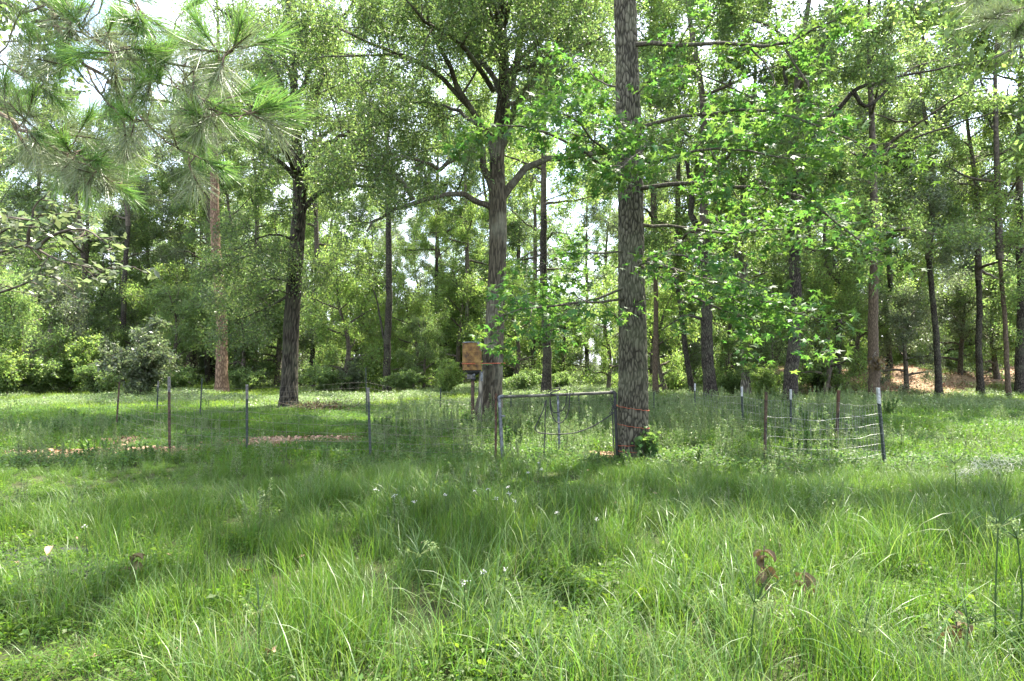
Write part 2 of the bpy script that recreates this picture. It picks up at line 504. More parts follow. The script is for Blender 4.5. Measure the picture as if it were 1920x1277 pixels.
def scatter(name, coll, pos, rot, scl, idx, label):
    me = bpy.data.meshes.new(name)
    me.vertices.add(len(pos)); me.vertices.foreach_set('co', np.asarray(pos, np.float32).ravel())
    a = me.attributes.new('rot', 'FLOAT_VECTOR', 'POINT'); a.data.foreach_set('vector', np.asarray(rot, np.float32).ravel())
    a = me.attributes.new('scl', 'FLOAT_VECTOR', 'POINT'); 
    scl = np.asarray(scl, np.float32)
    if scl.ndim == 1: scl = np.repeat(scl[:, None], 3, 1)
    a.data.foreach_set('vector', np.ascontiguousarray(scl).ravel())
    a = me.attributes.new('idx', 'INT', 'POINT'); a.data.foreach_set('value', np.asarray(idx, np.int32))
    o = link(name, me, kind='stuff', label=label)
    g = bpy.data.node_groups.new(name, 'GeometryNodeTree')
    g.interface.new_socket('Geometry', in_out='INPUT', socket_type='NodeSocketGeometry')
    g.interface.new_socket('Geometry', in_out='OUTPUT', socket_type='NodeSocketGeometry')
    gi = g.nodes.new('NodeGroupInput'); go = g.nodes.new('NodeGroupOutput')
    ci = g.nodes.new('GeometryNodeCollectionInfo')
    ci.inputs['Collection'].default_value = coll
    ci.inputs['Separate Children'].default_value = True
    ci.inputs['Reset Children'].default_value = True
    ip = g.nodes.new('GeometryNodeInstanceOnPoints')
    ip.inputs['Pick Instance'].default_value = True
    def attr(n_, ty):
        x = g.nodes.new('GeometryNodeInputNamedAttribute'); x.data_type = ty; x.inputs['Name'].default_value = n_
        return x.outputs['Attribute']
    g.links.new(gi.outputs[0], ip.inputs['Points'])
    g.links.new(ci.outputs[0], ip.inputs['Instance'])
    g.links.new(attr('idx', 'INT'), ip.inputs['Instance Index'])
    e2r = g.nodes.new('FunctionNodeEulerToRotation')
    g.links.new(attr('rot', 'FLOAT_VECTOR'), e2r.inputs[0])
    g.links.new(e2r.outputs[0], ip.inputs['Rotation'])
    g.links.new(attr('scl', 'FLOAT_VECTOR'), ip.inputs['Scale'])
    g.links.new(ip.outputs[0], go.inputs[0])
    md = o.modifiers.new('scatter', 'NODES'); md.node_group = g
    return o

def blades(mb, n, spread, hmin, hmax, width, lean, mat=0, seg=4, curl=1.0):
    a = R.uniform(0, 2 * math.pi, n); r = spread * np.sqrt(R.uniform(0, 1, n))
    base = np.stack([r * np.cos(a), r * np.sin(a), np.full(n, -0.02)], -1)
    az = R.uniform(0, 2 * math.pi, n)
    out = np.stack([np.cos(az), np.sin(az), np.zeros(n)], -1)
    L = R.uniform(hmin, hmax, n)
    th0 = np.abs(R.normal(0, lean, n)); k = R.uniform(0.3, 1.0, n) ** 1.5 * 2.1 * curl
    w = width * R.uniform(0.6, 1.3, n)
    side = np.stack([-np.sin(az), np.cos(az), np.zeros(n)], -1)
    tw = R.normal(0, 0.5, n)
    p = base.copy(); rows = []
    for s in range(seg + 1):
        f = s / seg
        ww = (w * (1 - f ** 1.6) * (0.7 + 0.5 * min(1, 3 * f)))[:, None]
        sd = side * np.cos(tw * f)[:, None] + np.array([0, 0, 1.0]) * np.sin(tw * f)[:, None] * 0.5
        if s == seg: rows.append(p[:, None, :])
        else: rows.append(np.stack([p - sd * ww / 2, p + sd * ww / 2], 1))
        th = th0 + k * f ** 1.3
        p = p + (L / seg)[:, None] * (np.sin(th)[:, None] * out + np.cos(th)[:, None] * np.array([0, 0, 1.0]))
    v = np.concatenate(rows, 1)
    nv = 2 * seg + 1
    q = np.array([[2 * s, 2 * s + 1, 2 * s + 3, 2 * s + 2] for s in range(seg - 1)])
    tr = np.array([[2 * seg - 2, 2 * seg - 1, 2 * seg]])
    o = np.arange(n)[:, None, None] * nv
    mb.add(v.reshape(-1, 3), (o + q[None]).reshape(-1, 4), (o + tr[None]).reshape(-1, 3), mat)

def cover_leaves(mb, n, spread, hmax, size, aspect, mat=0, up=2.0):
    a = R.uniform(0, 2 * math.pi, n); r = spread * np.sqrt(R.uniform(0, 1, n))
    h = hmax * R.uniform(0.15, 1, n) * (0.6 + 0.4 * np.cos(r / spread * 1.5))
    pos = np.stack([r * np.cos(a), r * np.sin(a), h], -1)
    leaves(mb, pos, size, aspect, up=up, mat=mat)

def stalk_weed(mb, h, nst, nl, size, aspect, spread=0.12, mat=0, mat_stem=1, up=0.9, fluff=0.16):
    for _ in range(nst):
        a = R.uniform(0, 6.28); l = abs(R.normal(0, 0.22)); hh = h * R.uniform(0.65, 1.1)
        b = np.array([R.normal(0, spread), R.normal(0, spread), 0.0])
        tip = b + np.array([math.cos(a) * l * hh, math.sin(a) * l * hh, hh])
        pts = spline([b, (b + tip) / 2 + np.array([0, 0, 0.05 * hh]), tip], 5)
        tube(mb, pts, np.linspace(0.004, 0.0015, 5), 3, mat_stem)
        t = R.uniform(0.15, 1.0, nl) 
        i = t * 4; i0 = np.minimum(i.astype(int), 3); f = (i - i0)[:, None]
        c = pts[i0] * (1 - f) + pts[i0 + 1] * f
        d = rand_dirs(nl, 0.4)
        c = c + d * (fluff * hh * (1.15 - t) * R.uniform(0.2, 1, nl))[:, None]
        leaves(mb, c, size, aspect, up=up, dirs=d, mat=mat)

def clump_noise(x, y, s, seed):
    return np.array([mnoise.noise((a * s + seed * 17.3, b * s - seed * 9.1, seed * 3.7)) for a, b in zip(x, y)])

def frustum_points(y0, y1, dens, margin=1.6):
    """random points on the ground that the camera could see, evenly spread"""
    area = 0.82 * (y1 ** 2 - y0 ** 2) + 2 * margin * (y1 - y0)
    n = int(area * dens)
    yy = np.sqrt(R.uniform(0, 1, n * 2) * ((y1 + 2) ** 2 - max(0, y0 - 1) ** 2) + max(0, y0 - 1) ** 2)
    xx = R.uniform(-1, 1, n * 2) * (0.83 * yy + margin)
    k = (yy > y0) & (yy < y1)
    return xx[k][:n], yy[k][:n]

def place(x, y, tilt=0.08, z=0.0):
    n = len(x)
    pos = np.stack([x, y, ground_z(x, y) + z], -1)
    rot = np.stack([R.normal(0, tilt, n), R.normal(0, tilt, n), R.uniform(0, 6.283, n)], -1)
    return pos, rot

def mesh_of(fn, mats, name):
    mb = MB(); fn(mb)
    return mb.mesh(name, mats)

def near_grass_variants():
    out = []
    for i in range(5):      # arching fine long grass
        out.append(mesh_of(lambda m: (blades(m, 34, 0.16, 0.26, 0.56, 0.0060, 0.30, 0), blades(m, 22, 0.16, 0.34, 0.80, 0.0066, 0.5, 1, 5),
                                      blades(m, 45, 0.2, 0.08, 0.24, 0.005, 0.5, 0, 3), cover_leaves(m, 70, 0.22, 0.10, 0.028, 0.5, 2), blades(m, 3, 0.18, 0.2, 0.5, 0.004, 0.7, 3)),
                           [M['grass'], M['grass_pale'], M['grass_low'], M['straw']], 'long_grass'))
    for i in range(4):      # upright soft grass
        out.append(mesh_of(lambda m: (blades(m, 60, 0.16, 0.20, 0.44, 0.0052, 0.18, 0, 4, 0.6), cover_leaves(m, 60, 0.22, 0.10, 0.028, 0.5, 0), blades(m, 6, 0.16, 0.3, 0.6, 0.004, 0.3, 1)),
                           [M['grass'], M['grass_pale']], 'upright_grass'))
    for i in range(4):      # low leafy cover
        out.append(mesh_of(lambda m: (cover_leaves(m, 260, 0.24, 0.15, 0.030, 0.5, 0), blades(m, 40, 0.2, 0.10, 0.28, 0.0048, 0.4, 1, 3), blades(m, 8, 0.2, 0.25, 0.5, 0.006, 0.5, 2), cover_leaves(m, 14, 0.2, 0.2, 0.06, 0.6, 0)),
                           [M['grass_low'], M['grass'], M['grass_pale']], 'low_cover'))
    return out

def build_near_grass():
    c = lib('near_grass_tuft', near_grass_variants())
    x, y = frustum_points(1.9, 9.5, 40)
    nz = clump_noise(x, y, 0.55, 1); nz2 = clump_noise(x, y, 1.6, 2)
    n = len(x)
    # left foreground: leafy cover; middle: arching grass; right: upright
    px = x / np.maximum(y, 0.5) * F + 960
    s = nz + 0.35 * nz2 + 0.10 * R.normal(size=n)
    typ = np.where(s < -0.12, 2, np.where(s < 0.16, 0, 1))
    typ = np.where((px < 480) & (R.random(n) < 0.35), 2, typ)
    typ = np.where((px > 1150) & (typ == 2) & (R.random(n) < 0.5), 1, typ)
    idx = np.where(typ == 0, R.integers(0, 5, n), np.where(typ == 1, R.integers(5, 9, n), R.integers(9, 13, n)))
    sc = (0.72 + 0.35 * nz2 + 0.25 * R.random(n)) * np.where(typ == 0, 0.95, 1.0)
    sc *= np.where(px < 560, 0.85, 1.0) * (1 - 0.45 * smooth(5.5, 9.3, y))
    keep = bare_at(x, y) < 0.1 + R.random(n) * 0.9
    mat_ = ((x + 3.9) / 0.95) ** 2 + ((y - 4.95) / 0.42) ** 2     # around the mat on the left
    keep &= ~((mat_ < 1.0) & (R.random(n) < 0.02))
    pos, rot = place(x, y, 0.12)
    scatter('grass', c, pos[keep], rot[keep], np.clip(sc, 0.35, 1.4)[keep], idx[keep], 'long arching green grass mixed with low leafy cover in the foreground')

def build_mid_grass():
    ms = []
    for i in range(4):
        ms.append(mesh_of(lambda m: (blades(m, 42, 0.26, 0.12, 0.32, 0.0075, 0.35, 0, 3), blades(m, 8, 0.26, 0.2, 0.42, 0.007, 0.45, 1, 3),
                                     cover_leaves(m, 60, 0.32, 0.16, 0.05, 0.45, 2)),
                          [M['grass'], M['grass_pale'], M['grass_low']], 'mid_grass'))
    for i in range(4):
        ms.append(mesh_of(lambda m: (cover_leaves(m, 190, 0.36, 0.15, 0.042, 0.5, 0), blades(m, 14, 0.3, 0.12, 0.3, 0.007, 0.4, 1, 3)),
                          [M['weed_dark'], M['grass']], 'mid_cover'))
    c = lib('mid_grass_tuft', ms)
    x, y = frustum_points(9.0, 22, 12)
    n = len(x)
    s = clump_noise(x, y, 0.4, 4) + 0.15 * R.normal(size=n)
    idx = np.where(s > -0.05, R.integers(0, 4, n), R.integers(4, 8, n))
    sc = 0.75 + 0.5 * R.random(n) + 0.3 * clump_noise(x, y, 0.9, 5)
    keep = bare_at(x, y) * 1.05 < R.random(n)
    pos, rot = place(x, y, 0.12)
    scatter('grass', c, pos[keep], rot[keep], np.clip(sc, 0.35, 1.5)[keep], idx[keep], 'knee high grass around the wire pen')

def build_weeds():
    ms = []
    for i in range(3):
        ms.append(mesh_of(lambda m: stalk_weed(m, 0.62, 5, 70, 0.045, 0.30), [M['weed'], M['twig']], 'weed'))
    for i in range(2):
        ms.append(mesh_of(lambda m: stalk_weed(m, 0.75, 6, 80, 0.055, 0.16, 0.16, up=0.3, fluff=0.22), [M['weed'], M['grass']], 'feathery_weed'))
    for i in range(2):
        ms.append(mesh_of(lambda m: stalk_weed(m, 0.45, 5, 40, 0.075, 0.45), [M['weed_dark'], M['twig']], 'broad_weed'))
    c = lib('weed_plant', ms)
    x, y = frustum_points(9.2, 23, 6.5)
    n = len(x)
    s = clump_noise(x, y, 0.33, 8) + 0.1 * R.normal(size=n)
    px = x / y * F + 960
    dens = smooth(-0.25, 0.25, s)
    dens = np.maximum(dens, ((px > 700) & (px < 1600)) * 0.85)
    dens *= np.where((px < 900) & (y > 17), 0.12, 1.0)      # open meadow on the left
    dens *= np.where(px > 1660, 0.45, 1.0)
    keep = (R.random(n) < dens) & (bare_at(x, y) < 0.5)
    idx = R.choice([0, 1, 2, 3, 4, 5, 6], n, p=[.18, .18, .18, .14, .14, .09, .09])
    sc = R.uniform(0.45, 1.0, n) * np.where((y > 10.2) & (px > 700) & (px < 1700), 1.1, 0.75)
    pos, rot = place(x, y, 0.1)
    scatter('weeds', c, pos[keep], rot[keep], sc[keep], idx[keep], 'pale feathery weeds growing through the grass inside and around the pen')
    # a looser sprinkling among the foreground grass
    x, y = frustum_points(5.5, 9.2, 1.1)
    n = len(x)
    pos, rot = place(x, y, 0.1)
    scatter('weeds', c, pos, rot, R.uniform(0.35, 0.7, n), R.choice([0, 1, 2, 3, 4], n), 'scattered leafy weeds between the pen and the long grass')

def build_meadow():
    ms = []
    for i in range(4):
        ms.append(mesh_of(lambda m: (blades(m, 60, 0.45, 0.10, 0.30, 0.012, 0.35, 0, 3), cover_leaves(m, 60, 0.5, 0.14, 0.06, 0.45, 0)),
                          [M['grass_meadow']], 'meadow_grass'))
    for i in range(2):
        ms.append(mesh_of(lambda m: (cover_leaves(m, 150, 0.5, 0.30, 0.07, 0.4, 0), blades(m, 10, 0.4, 0.2, 0.5, 0.012, 0.4, 0, 3)),
                          [M['weed']], 'meadow_weed'))
    c = lib('meadow_tuft', ms)
    x, y = frustum_points(20, 40, 4.5, 3)
    n = len(x)
    s = clump_noise(x, y, 0.25, 11)
    px = x / y * F + 960
    weed = (s < -0.1) | ((px > 950) & (R.random(n) < 0.55))
    idx = np.where(weed & (R.random(n) < 0.75), R.integers(4, 6, n), R.integers(0, 4, n))
    keep = bare_at(x, y) * 1.08 < R.random(n)
    pos, rot = place(x, y, 0.08)
    sc = R.uniform(0.7, 1.25, n)
    scatter('grass', c, pos[keep], rot[keep], sc[keep], idx[keep], 'sunlit yellow green meadow grass in the clearing')
    x, y = frustum_points(40, 95, 0.8, 4)
    n = len(x)
    pos, rot = place(x, y, 0.08)
    scatter('grass', c, pos, rot, R.uniform(1.4, 2.2, n), R.integers(0, 6, n), 'distant rough grass under the far trees')

def build_litter():
    mb = MB()
    def patch(cx, cy, sx, sy, n, size):
        x = R.normal(cx, sx * 0.55, n); y = R.normal(cy, sy * 0.55, n)
        k = R.random(n) < np.clip(bare_at(x, y) + 0.12, 0, 1)
        x, y = x[k], y[k]
        pos = np.stack([x, y, ground_z(x, y) + R.uniform(0.005, 0.05, len(x))], -1)
        leaves(mb, pos, size, 0.5, up=2.2, fold=0.5)
    for cx, cyy, sx, sy, a in BARE:
        patch(cx, cyy, sx * 1.4, sy * 1.4, 1500, 0.085)
    n = 9000
    x = R.uniform(9, 40, n); y = R.uniform(28, 44, n)
    k = R.random(n) < bare_at(x, y)
    x, y = x[k], y[k]
    leaves(mb, np.stack([x, y, ground_z(x, y) + R.uniform(0.01, 0.09, len(x))], -1), 0.15, 0.55, up=2.0, fold=0.5)
    # odd brown leaves caught in the near grass
    n = 260
    x, y = frustum_points(2.4, 9, 1.0); 
    leaves(mb, np.stack([x, y, ground_z(x, y) + R.uniform(0.02, 0.14, len(x))], -1), 0.05, 0.4, up=2.0, fold=0.15)
    link('leaf_litter', mb.mesh('leaf_litter', M['litter']), kind='stuff', label='dry tan leaf litter on bare ground')

build_near_grass()
build_mid_grass()
build_weeds()
build_meadow()
build_litter()

# ------------------------------------------------------------------ tree growing
def limb(pts, r0, r1, n=None):
    """pts: list of world points -> smooth line with radii"""
    pts = np.asarray(pts, float)
    L = np.sum(np.linalg.norm(np.diff(pts, axis=0), axis=1))
    n = n or max(6, int(L / 0.35))
    p = spline(pts, n)
    p[1:-1] += 0.25 * r0 * R.normal(size=(n - 2, 3))
    q = np.cumsum(R.normal(size=(n, 3)), 0); q -= np.linspace(0, 1, n)[:, None] * q[-1] ; q -= q[0] * (1 - np.linspace(0, 1, n)[:, None])
    p += q * 0.010 * L / math.sqrt(n) * 2.2
    t = np.linspace(0, 1, n)
    return p, r0 * (1 - t) ** 0.9 + r1 * (1 - (1 - t) ** 0.9)

def side_branches(line, rad, start, every, length, droop, up, rfac=0.5, flat=0.0):
    """branches leaving a line: list of (points, radii)"""
    out = []
    seg = np.linalg.norm(np.diff(line, axis=0), axis=1)
    cum = np.concatenate([[0], np.cumsum(seg)])
    tot = cum[-1]
    s = tot * start + R.uniform(0, every)
    ang = R.uniform(0, 6.28)
    while s < tot:
        i = min(np.searchsorted(cum, s) - 1, len(line) - 2); i = max(i, 0)
        f = (s - cum[i]) / (seg[i] + 1e-9)
        p = line[i] * (1 - f) + line[i + 1] * f
        r = rad[i] * (1 - f) + rad[i + 1] * f
        t = unit(line[i + 1] - line[i])
        ang += 2.4 + R.normal(0, 0.5)
        ref = np.array([0, 0, 1.0]) if abs(t[2]) < 0.9 else np.array([1.0, 0, 0])
        u = unit(np.cross(t, ref)); w = np.cross(t, u)
        d = unit(0.55 * t + math.cos(ang) * u + math.sin(ang) * w * (1 - flat) + np.array([0, 0, up]))
        ll = length * R.uniform(0.55, 1.15) * (1.0 - 0.45 * s / tot)
        n = 5
        pts = [p]
        step = ll / n
        for k in range(n):
            d = unit(d + 0.22 * R.normal(size=3) + np.array([0, 0, droop]))
            pts.append(pts[-1] + d * step)
        rr = max(0.006, min(r * rfac, 0.012 * ll + 0.004))
        out.append((np.array(pts), np.linspace(rr, rr * 0.3, n + 1)))
        s += every * R.uniform(0.6, 1.4)
    return out

def crown_from(mb, lines, l2=(0.25, 0.55, 2.2), l3=(0.15, 0.28, 0.8), droop=-0.04, up=0.25, sides=(5, 3), mat=0, flat=0.0, dead=0.0):
    """adds second and third order branches to mb; returns twig ends and their directions"""
    tips = []; dirs = []
    for ln, rd in lines:
        for b, r in side_branches(ln, rd, l2[0], l2[1], l2[2], droop, up, 0.5, flat):
            tube(mb, b, r, sides[0], mat)
            A = []; B = []; RR = []
            for c, r3 in side_branches(b, r, l3[0], l3[1], l3[2], droop, up * 0.5, 0.6, flat):
                tube(mb, c, r3, sides[1], mat)
                tips.append(c[1:]); dirs.append(unit(np.gradient(c, axis=0))[1:])
            tips.append(b[3:]); dirs.append(unit(np.gradient(b, axis=0))[3:])
        tips.append(ln[-3:]); dirs.append(unit(np.gradient(ln, axis=0))[-3:])
    return np.concatenate(tips), np.concatenate(dirs)

def twig_spray(mb, tips, dirs, per, length, r=0.004, mat=0, grav=-0.15, up_bias=0.1):
    n = len(tips) * per
    a = np.repeat(tips, per, 0); d0 = np.repeat(dirs, per, 0)
    d = unit(0.7 * d0 + 0.9 * R.normal(size=(n, 3)) + np.array([0, 0, grav + up_bias]))
    L = length * R.uniform(0.4, 1.2, n)[:, None]
    b = a + d * L
    twigs(mb, a, b, r, mat)
    return a, b, d

def leaf_on_twigs(mb, a, b, d, per, jitter, size, aspect, up, mat=0, clip=None):
    n = len(a) * per
    t = R.uniform(0.15, 1.05, n)[:, None]
    p = np.repeat(a, per, 0) * (1 - t) + np.repeat(b, per, 0) * t + R.normal(0, jitter, (n, 3))
    dd = np.repeat(d, per, 0) + np.array([0, 0, -0.25])
    leaves(mb, p, size, aspect, up=up, dirs=dd, mat=mat)

def furrowed_trunk(mb, line, rad, n_around, cells, depth, flare=None, stretch=0.2, knots=()):
    """trunk with real bark ridges: radius cut by a stretched cell pattern"""
    m = len(line)
    a = np.linspace(0, 2 * math.pi, n_around, endpoint=False)
    rr = np.repeat(np.asarray(rad)[:, None], n_around, 1)
    zz = line[:, 2]
    out = np.zeros_like(rr)
    vor = mnoise.voronoi
    for i in range(m):
        r = rad[i]
        for j in range(n_around):
            x, y = math.cos(a[j]) * r, math.sin(a[j]) * r
            wv = 0.045 * mnoise.noise((x * 5, y * 5, zz[i] * 4))
            dd = vor(((x + wv) * cells, (y + wv) * cells, zz[i] * cells * stretch))[0]
            e = dd[1] - dd[0]
            out[i, j] = -depth * max(0.0, 1 - e / 0.26) ** 0.8 + depth * 0.3 * mnoise.noise((x * 22, y * 22, zz[i] * 14))
    big = np.array([[mnoise.noise((math.cos(t) * 1.1, math.sin(t) * 1.1, z * 0.5)) for t in a] for z in zz])
    rr = rr * (1 + 0.05 * big) + out
    if flare is not None:
        h, amt, k, ph = flare
        f = np.clip(1 - (zz - zz[0]) / h, 0, 1)[:, None] ** 2
        rr = rr * (1 + amt * f * (0.45 + 0.55 * np.cos(a * k + ph)[None, :]))
    v = tube_rings(line, rr, n_around)
    mb.add(v.reshape(-1, 3), ring_faces(m, n_around))
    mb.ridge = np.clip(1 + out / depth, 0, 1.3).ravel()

def px_line(pts, Y):
    return np.array([P(p[0], p[1], Y + (p[2] if len(p) > 2 else 0.0)) for p in pts])

# ------------------------------------------------------------------ the old oak in the middle (feeder tree)
def ground_line(line, sink=0.25):
    """start a trunk a little below the ground"""
    l = line.copy()
    z = gz(l[0, 0], l[0, 1])
    l[0, 2] = z - sink
    return l

def oak_centre():
    Y = 16.3
    base = (GX(915, Y), Y, gz(GX(915, Y), Y))
    t = thing('oak_tree', 'big grey trunked oak with low arching limbs, rusty drum feeder at its base', 'tree', base)
    tp = [(914, 800), (918, 760), (921, 720), (926, 640), (930, 560), (933, 470), (933, 385), (932, 300), (938, 230), (945, 160), (944, 80), (938, 0), (930, -90), (920, -200)]
    line = spline(ground_line(px_line(tp, Y)), 230)
    u = np.linspace(0, len(tp) - 1, 230)
    rad = np.interp(u, range(len(tp)), [.42, .35, .29, .26, .235, .23, .235, .19, .17, .15, .12, .09, .06, .03])
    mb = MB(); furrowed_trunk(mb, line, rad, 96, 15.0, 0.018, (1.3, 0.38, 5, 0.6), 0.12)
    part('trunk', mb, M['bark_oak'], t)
    limbs = [
        ([(928, 398, 0), (900, 380, -.2), (862, 363, -.5), (800, 370, -.9), (745, 388, -1.3), (712, 405, -1.6), (688, 434, -1.9)], .088, .02),
        ([(775, 376, -1.1), (752, 340, -1.2), (722, 320, -1.3), (680, 310, -1.5), (640, 315, -1.7)], .06, .012),
        ([(936, 385, 0), (958, 350, .1), (990, 318, .3), (1040, 298, .5), (1100, 290, .8), (1160, 285, 1.0), (1225, 300, 1.2)], .12, .025),
        ([(928, 372, -.1), (912, 320, -.2), (903, 274, -.3), (880, 285, -.5), (850, 300, -.7), (822, 318, -.9), (790, 300, -1.1), (715, 292, -1.5), (640, 297, -1.8)], .10, .015),
        ([(942, 250, 0), (955, 170, .2), (972, 70, .4), (985, -20, .6), (1000, -120, .8)], .095, .02),
        ([(974, 62, .4), (1005, 25, .5), (1050, 3, .6), (1120, -15, .9)], .08, .015),
        ([(940, 275, 0), (964, 200, -.3), (1010, 130, -.6), (1055, 60, -.9), (1090, 5, -1.1), (1125, -80, -1.4)], .115, .03),
        ([(935, 270, 0), (885, 215, -.5), (846, 140, -1.0), (815, 60, -1.4), (795, 0, -1.7), (780, -90, -2)], .085, .02),
        ([(905, 240, -.3), (840, 160, -.8), (780, 118, -1.3), (720, 95, -1.7), (640, 55, -2.2), (560, 12, -2.6)], .07, .012),
        ([(790, 120, -1.2), (720, 104, -1.8), (650, 108, -2.4), (590, 110, -3)], .04, .01),
        ([(942, 180, .2), (900, 110, 1.2), (870, 40, 2.2), (850, -60, 3)], .09, .02),
        ([(925, 170, -.2), (860, 90, -1.6), (800, 40, -2.8), (740, -20, -3.6)], .07, .012),
        ([(940, 120, .2), (890, 60, 2.2), (820, 20, 3.6), (740, 10, 4.6)], .07, .012),
        ([(944, 140, -.2), (1010, 110, -1.8), (1080, 90, -3.0), (1140, 60, -3.8)], .07, .012),
        ([(944, 200, .2), (1010, 170, 2.0), (1080, 160, 3.2), (1150, 170, 4.0)], .06, .012),
        ([(940, 100, -.2), (900, -30, -2), (860, -150, -3.8), (820, -230, -5.4)], .09, .015),  # rises forward out of view, added to shade the grass on the left
        ([(938, 40, -.2), (960, -100, -2), (980, -220, -4), (1000, -300, -5.8)], .08, .015),  # second forward limb out of view, added for the same ground shade
        ([(944, 150, .2), (1000, 90, 1.4), (1060, 30, 2.4), (1140, -40, 3.6)], .09, .02),
        ([(940, 100, -.2), (930, 20, -1.6), (900, -60, -3), (860, -140, -4.2)], .08, .015),
        ([(938, 60, -.2), (970, -30, -1.8), (1020, -100, -3.4), (1080, -150, -4.6)], .08, .015),
        ([(930, 330, .2), (905, 250, 1.2), (840, 210, 2.4), (760, 190, 3.4), (680, 180, 4.2)], .08, .012),
    ]
    lines = []
    mt = MB()
    for pts, r0, r1 in limbs:
        ln, rd = limb(px_line(pts, Y), r0, r1)
        m_ = MB(); tube(m_, ln, rd, 12)
        part('limb', m_, M['limb_oak'], t)
        k0 = int(len(ln) * (.62 if len(lines) < 2 else .5 if len(lines) == 2 else .1))
        lines.append((ln[k0:], rd[k0:]))
    lines.append((line[150:], rad[150:]))
    tips, dirs = crown_from(mt, lines, (0.22, 0.50, 2.4), (0.12, 0.30, 0.9), -0.03, 0.25)
    a, b, d = twig_spray(mt, tips, dirs, 2, 0.42, 0.004)
    part('twigs', mt, M['twig'], t, kind='stuff')
    ml = MB(); 
    leaf_on_twigs(ml, a, b, d, LEAF_OAK, 0.12, 0.085, 0.36, 0.9)
    part('crown', ml, M['oak_leaf'], t, kind='stuff')
    print('oak_centre twigs', len(a), 'leaves', len(a) * LEAF_OAK)
LEAF_OAK = 21
oak_centre()

def oak_left():
    Y = 20.4
    bx = GX(541, Y)
    t = thing('oak_tree', 'dark leaning oak with a scarred trunk on the left, brush pile beside its foot', 'tree', (bx, Y, gz(bx, Y)))
    tp = [(540, 776), (541, 750), (543, 700), (546, 620), (551, 540), (557, 450), (562, 380), (560, 325), (556, 260), (552, 180), (548, 90), (540, 0), (530, -110)]
    line = spline(ground_line(px_line(tp, Y)), 170)
    u = np.linspace(0, len(tp) - 1, 170)
    rad = np.interp(u, range(len(tp)), [.36, .30, .26, .25, .24, .235, .22, .20, .16, .14, .11, .08, .03])
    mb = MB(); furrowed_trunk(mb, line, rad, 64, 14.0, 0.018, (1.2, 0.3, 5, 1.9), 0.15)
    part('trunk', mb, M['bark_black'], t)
    limbs = [
        ([(562, 345, 0), (535, 312, -.3), (505, 290, -.7), (480, 270, -1), (430, 230, -1.5)], .10, .015),
        ([(565, 395, 0), (596, 363, .1), (640, 350, .2), (700, 352, .3), (765, 375, .2)], .10, .015),
        ([(563, 375, 0), (590, 332, -.8), (640, 318, -1.4), (710, 322, -2.0), (780, 335, -2.4)], .09, .012),
        ([(556, 255, 0), (590, 190, .4), (612, 120, .8), (640, 60, 1), (665, -10, 1.4)], .10, .02),
        ([(553, 235, 0), (520, 150, -.5), (490, 90, -1), (450, 50, -1.4), (400, 10, -2)], .10, .02),
        ([(552, 190, 0), (600, 110, -1.4), (640, 40, -2.6), (680, -40, -3.4)], .08, .015),
        ([(551, 160, 0), (520, 80, 1.4), (470, 20, 2.6), (420, -40, 3.4)], .08, .015),
        ([(560, 300, 0), (620, 240, 1.4), (700, 200, 2.6), (770, 180, 3.2)], .08, .012),
        ([(561, 310, .2), (500, 230, 1.8), (430, 190, 3), (360, 170, 4)], .08, .012),
        ([(560, 320, -.2), (620, 270, -2.2), (700, 240, -3.6), (790, 230, -4.6)], .08, .012),
        ([(558, 330, -.2), (520, 250, -2.4), (470, 200, -3.8), (420, 180, -4.8)], .08, .012),
        ([(552, 545, 0), (515, 572, -.3), (470, 592, -.6), (440, 600, -.7)], .045, .008),
        ([(556, 480, 0), (505, 470, -.4), (445, 488, -.8), (400, 512, -1.2)], .045, .008),
        ([(549, 530, 0), (500, 520, .4), (450, 540, .8), (410, 560, 1.2)], .04, .008),
        ([(556, 500, 0), (600, 490, -.5), (640, 510, -1)], .03, .008),
        ([(553, 560, 0), (520, 545, -.9), (490, 560, -1.6)], .03, .008),
        ([(558, 455, 0), (520, 440, -1), (475, 450, -2), (440, 470, -2.6)], .04, .008),
    ]
    lines = []; mt = MB()
    for pts, r0, r1 in limbs:
        ln, rd = limb(px_line(pts, Y), r0, r1)
        m_ = MB(); tube(m_, ln, rd, 10); part('limb', m_, M['limb_dark'], t)
        lines.append((ln, rd))
    lines.append((line[110:], rad[110:]))
    tips, dirs = crown_from(mt, lines, (0.2, 0.55, 2.5), (0.12, 0.30, 0.95), -0.03, 0.22)
    a, b, d = twig_spray(mt, tips, dirs, 2, 0.45, 0.0045)
    part('twigs', mt, M['twig'], t, kind='stuff')
    ml = MB(); leaf_on_twigs(ml, a, b, d, 17, 0.12, 0.088, 0.40, 0.9)
    part('crown', ml, M['oak_leaf'], t, kind='stuff')
    print('oak_left leaves', len(a) * 6)
oak_left()

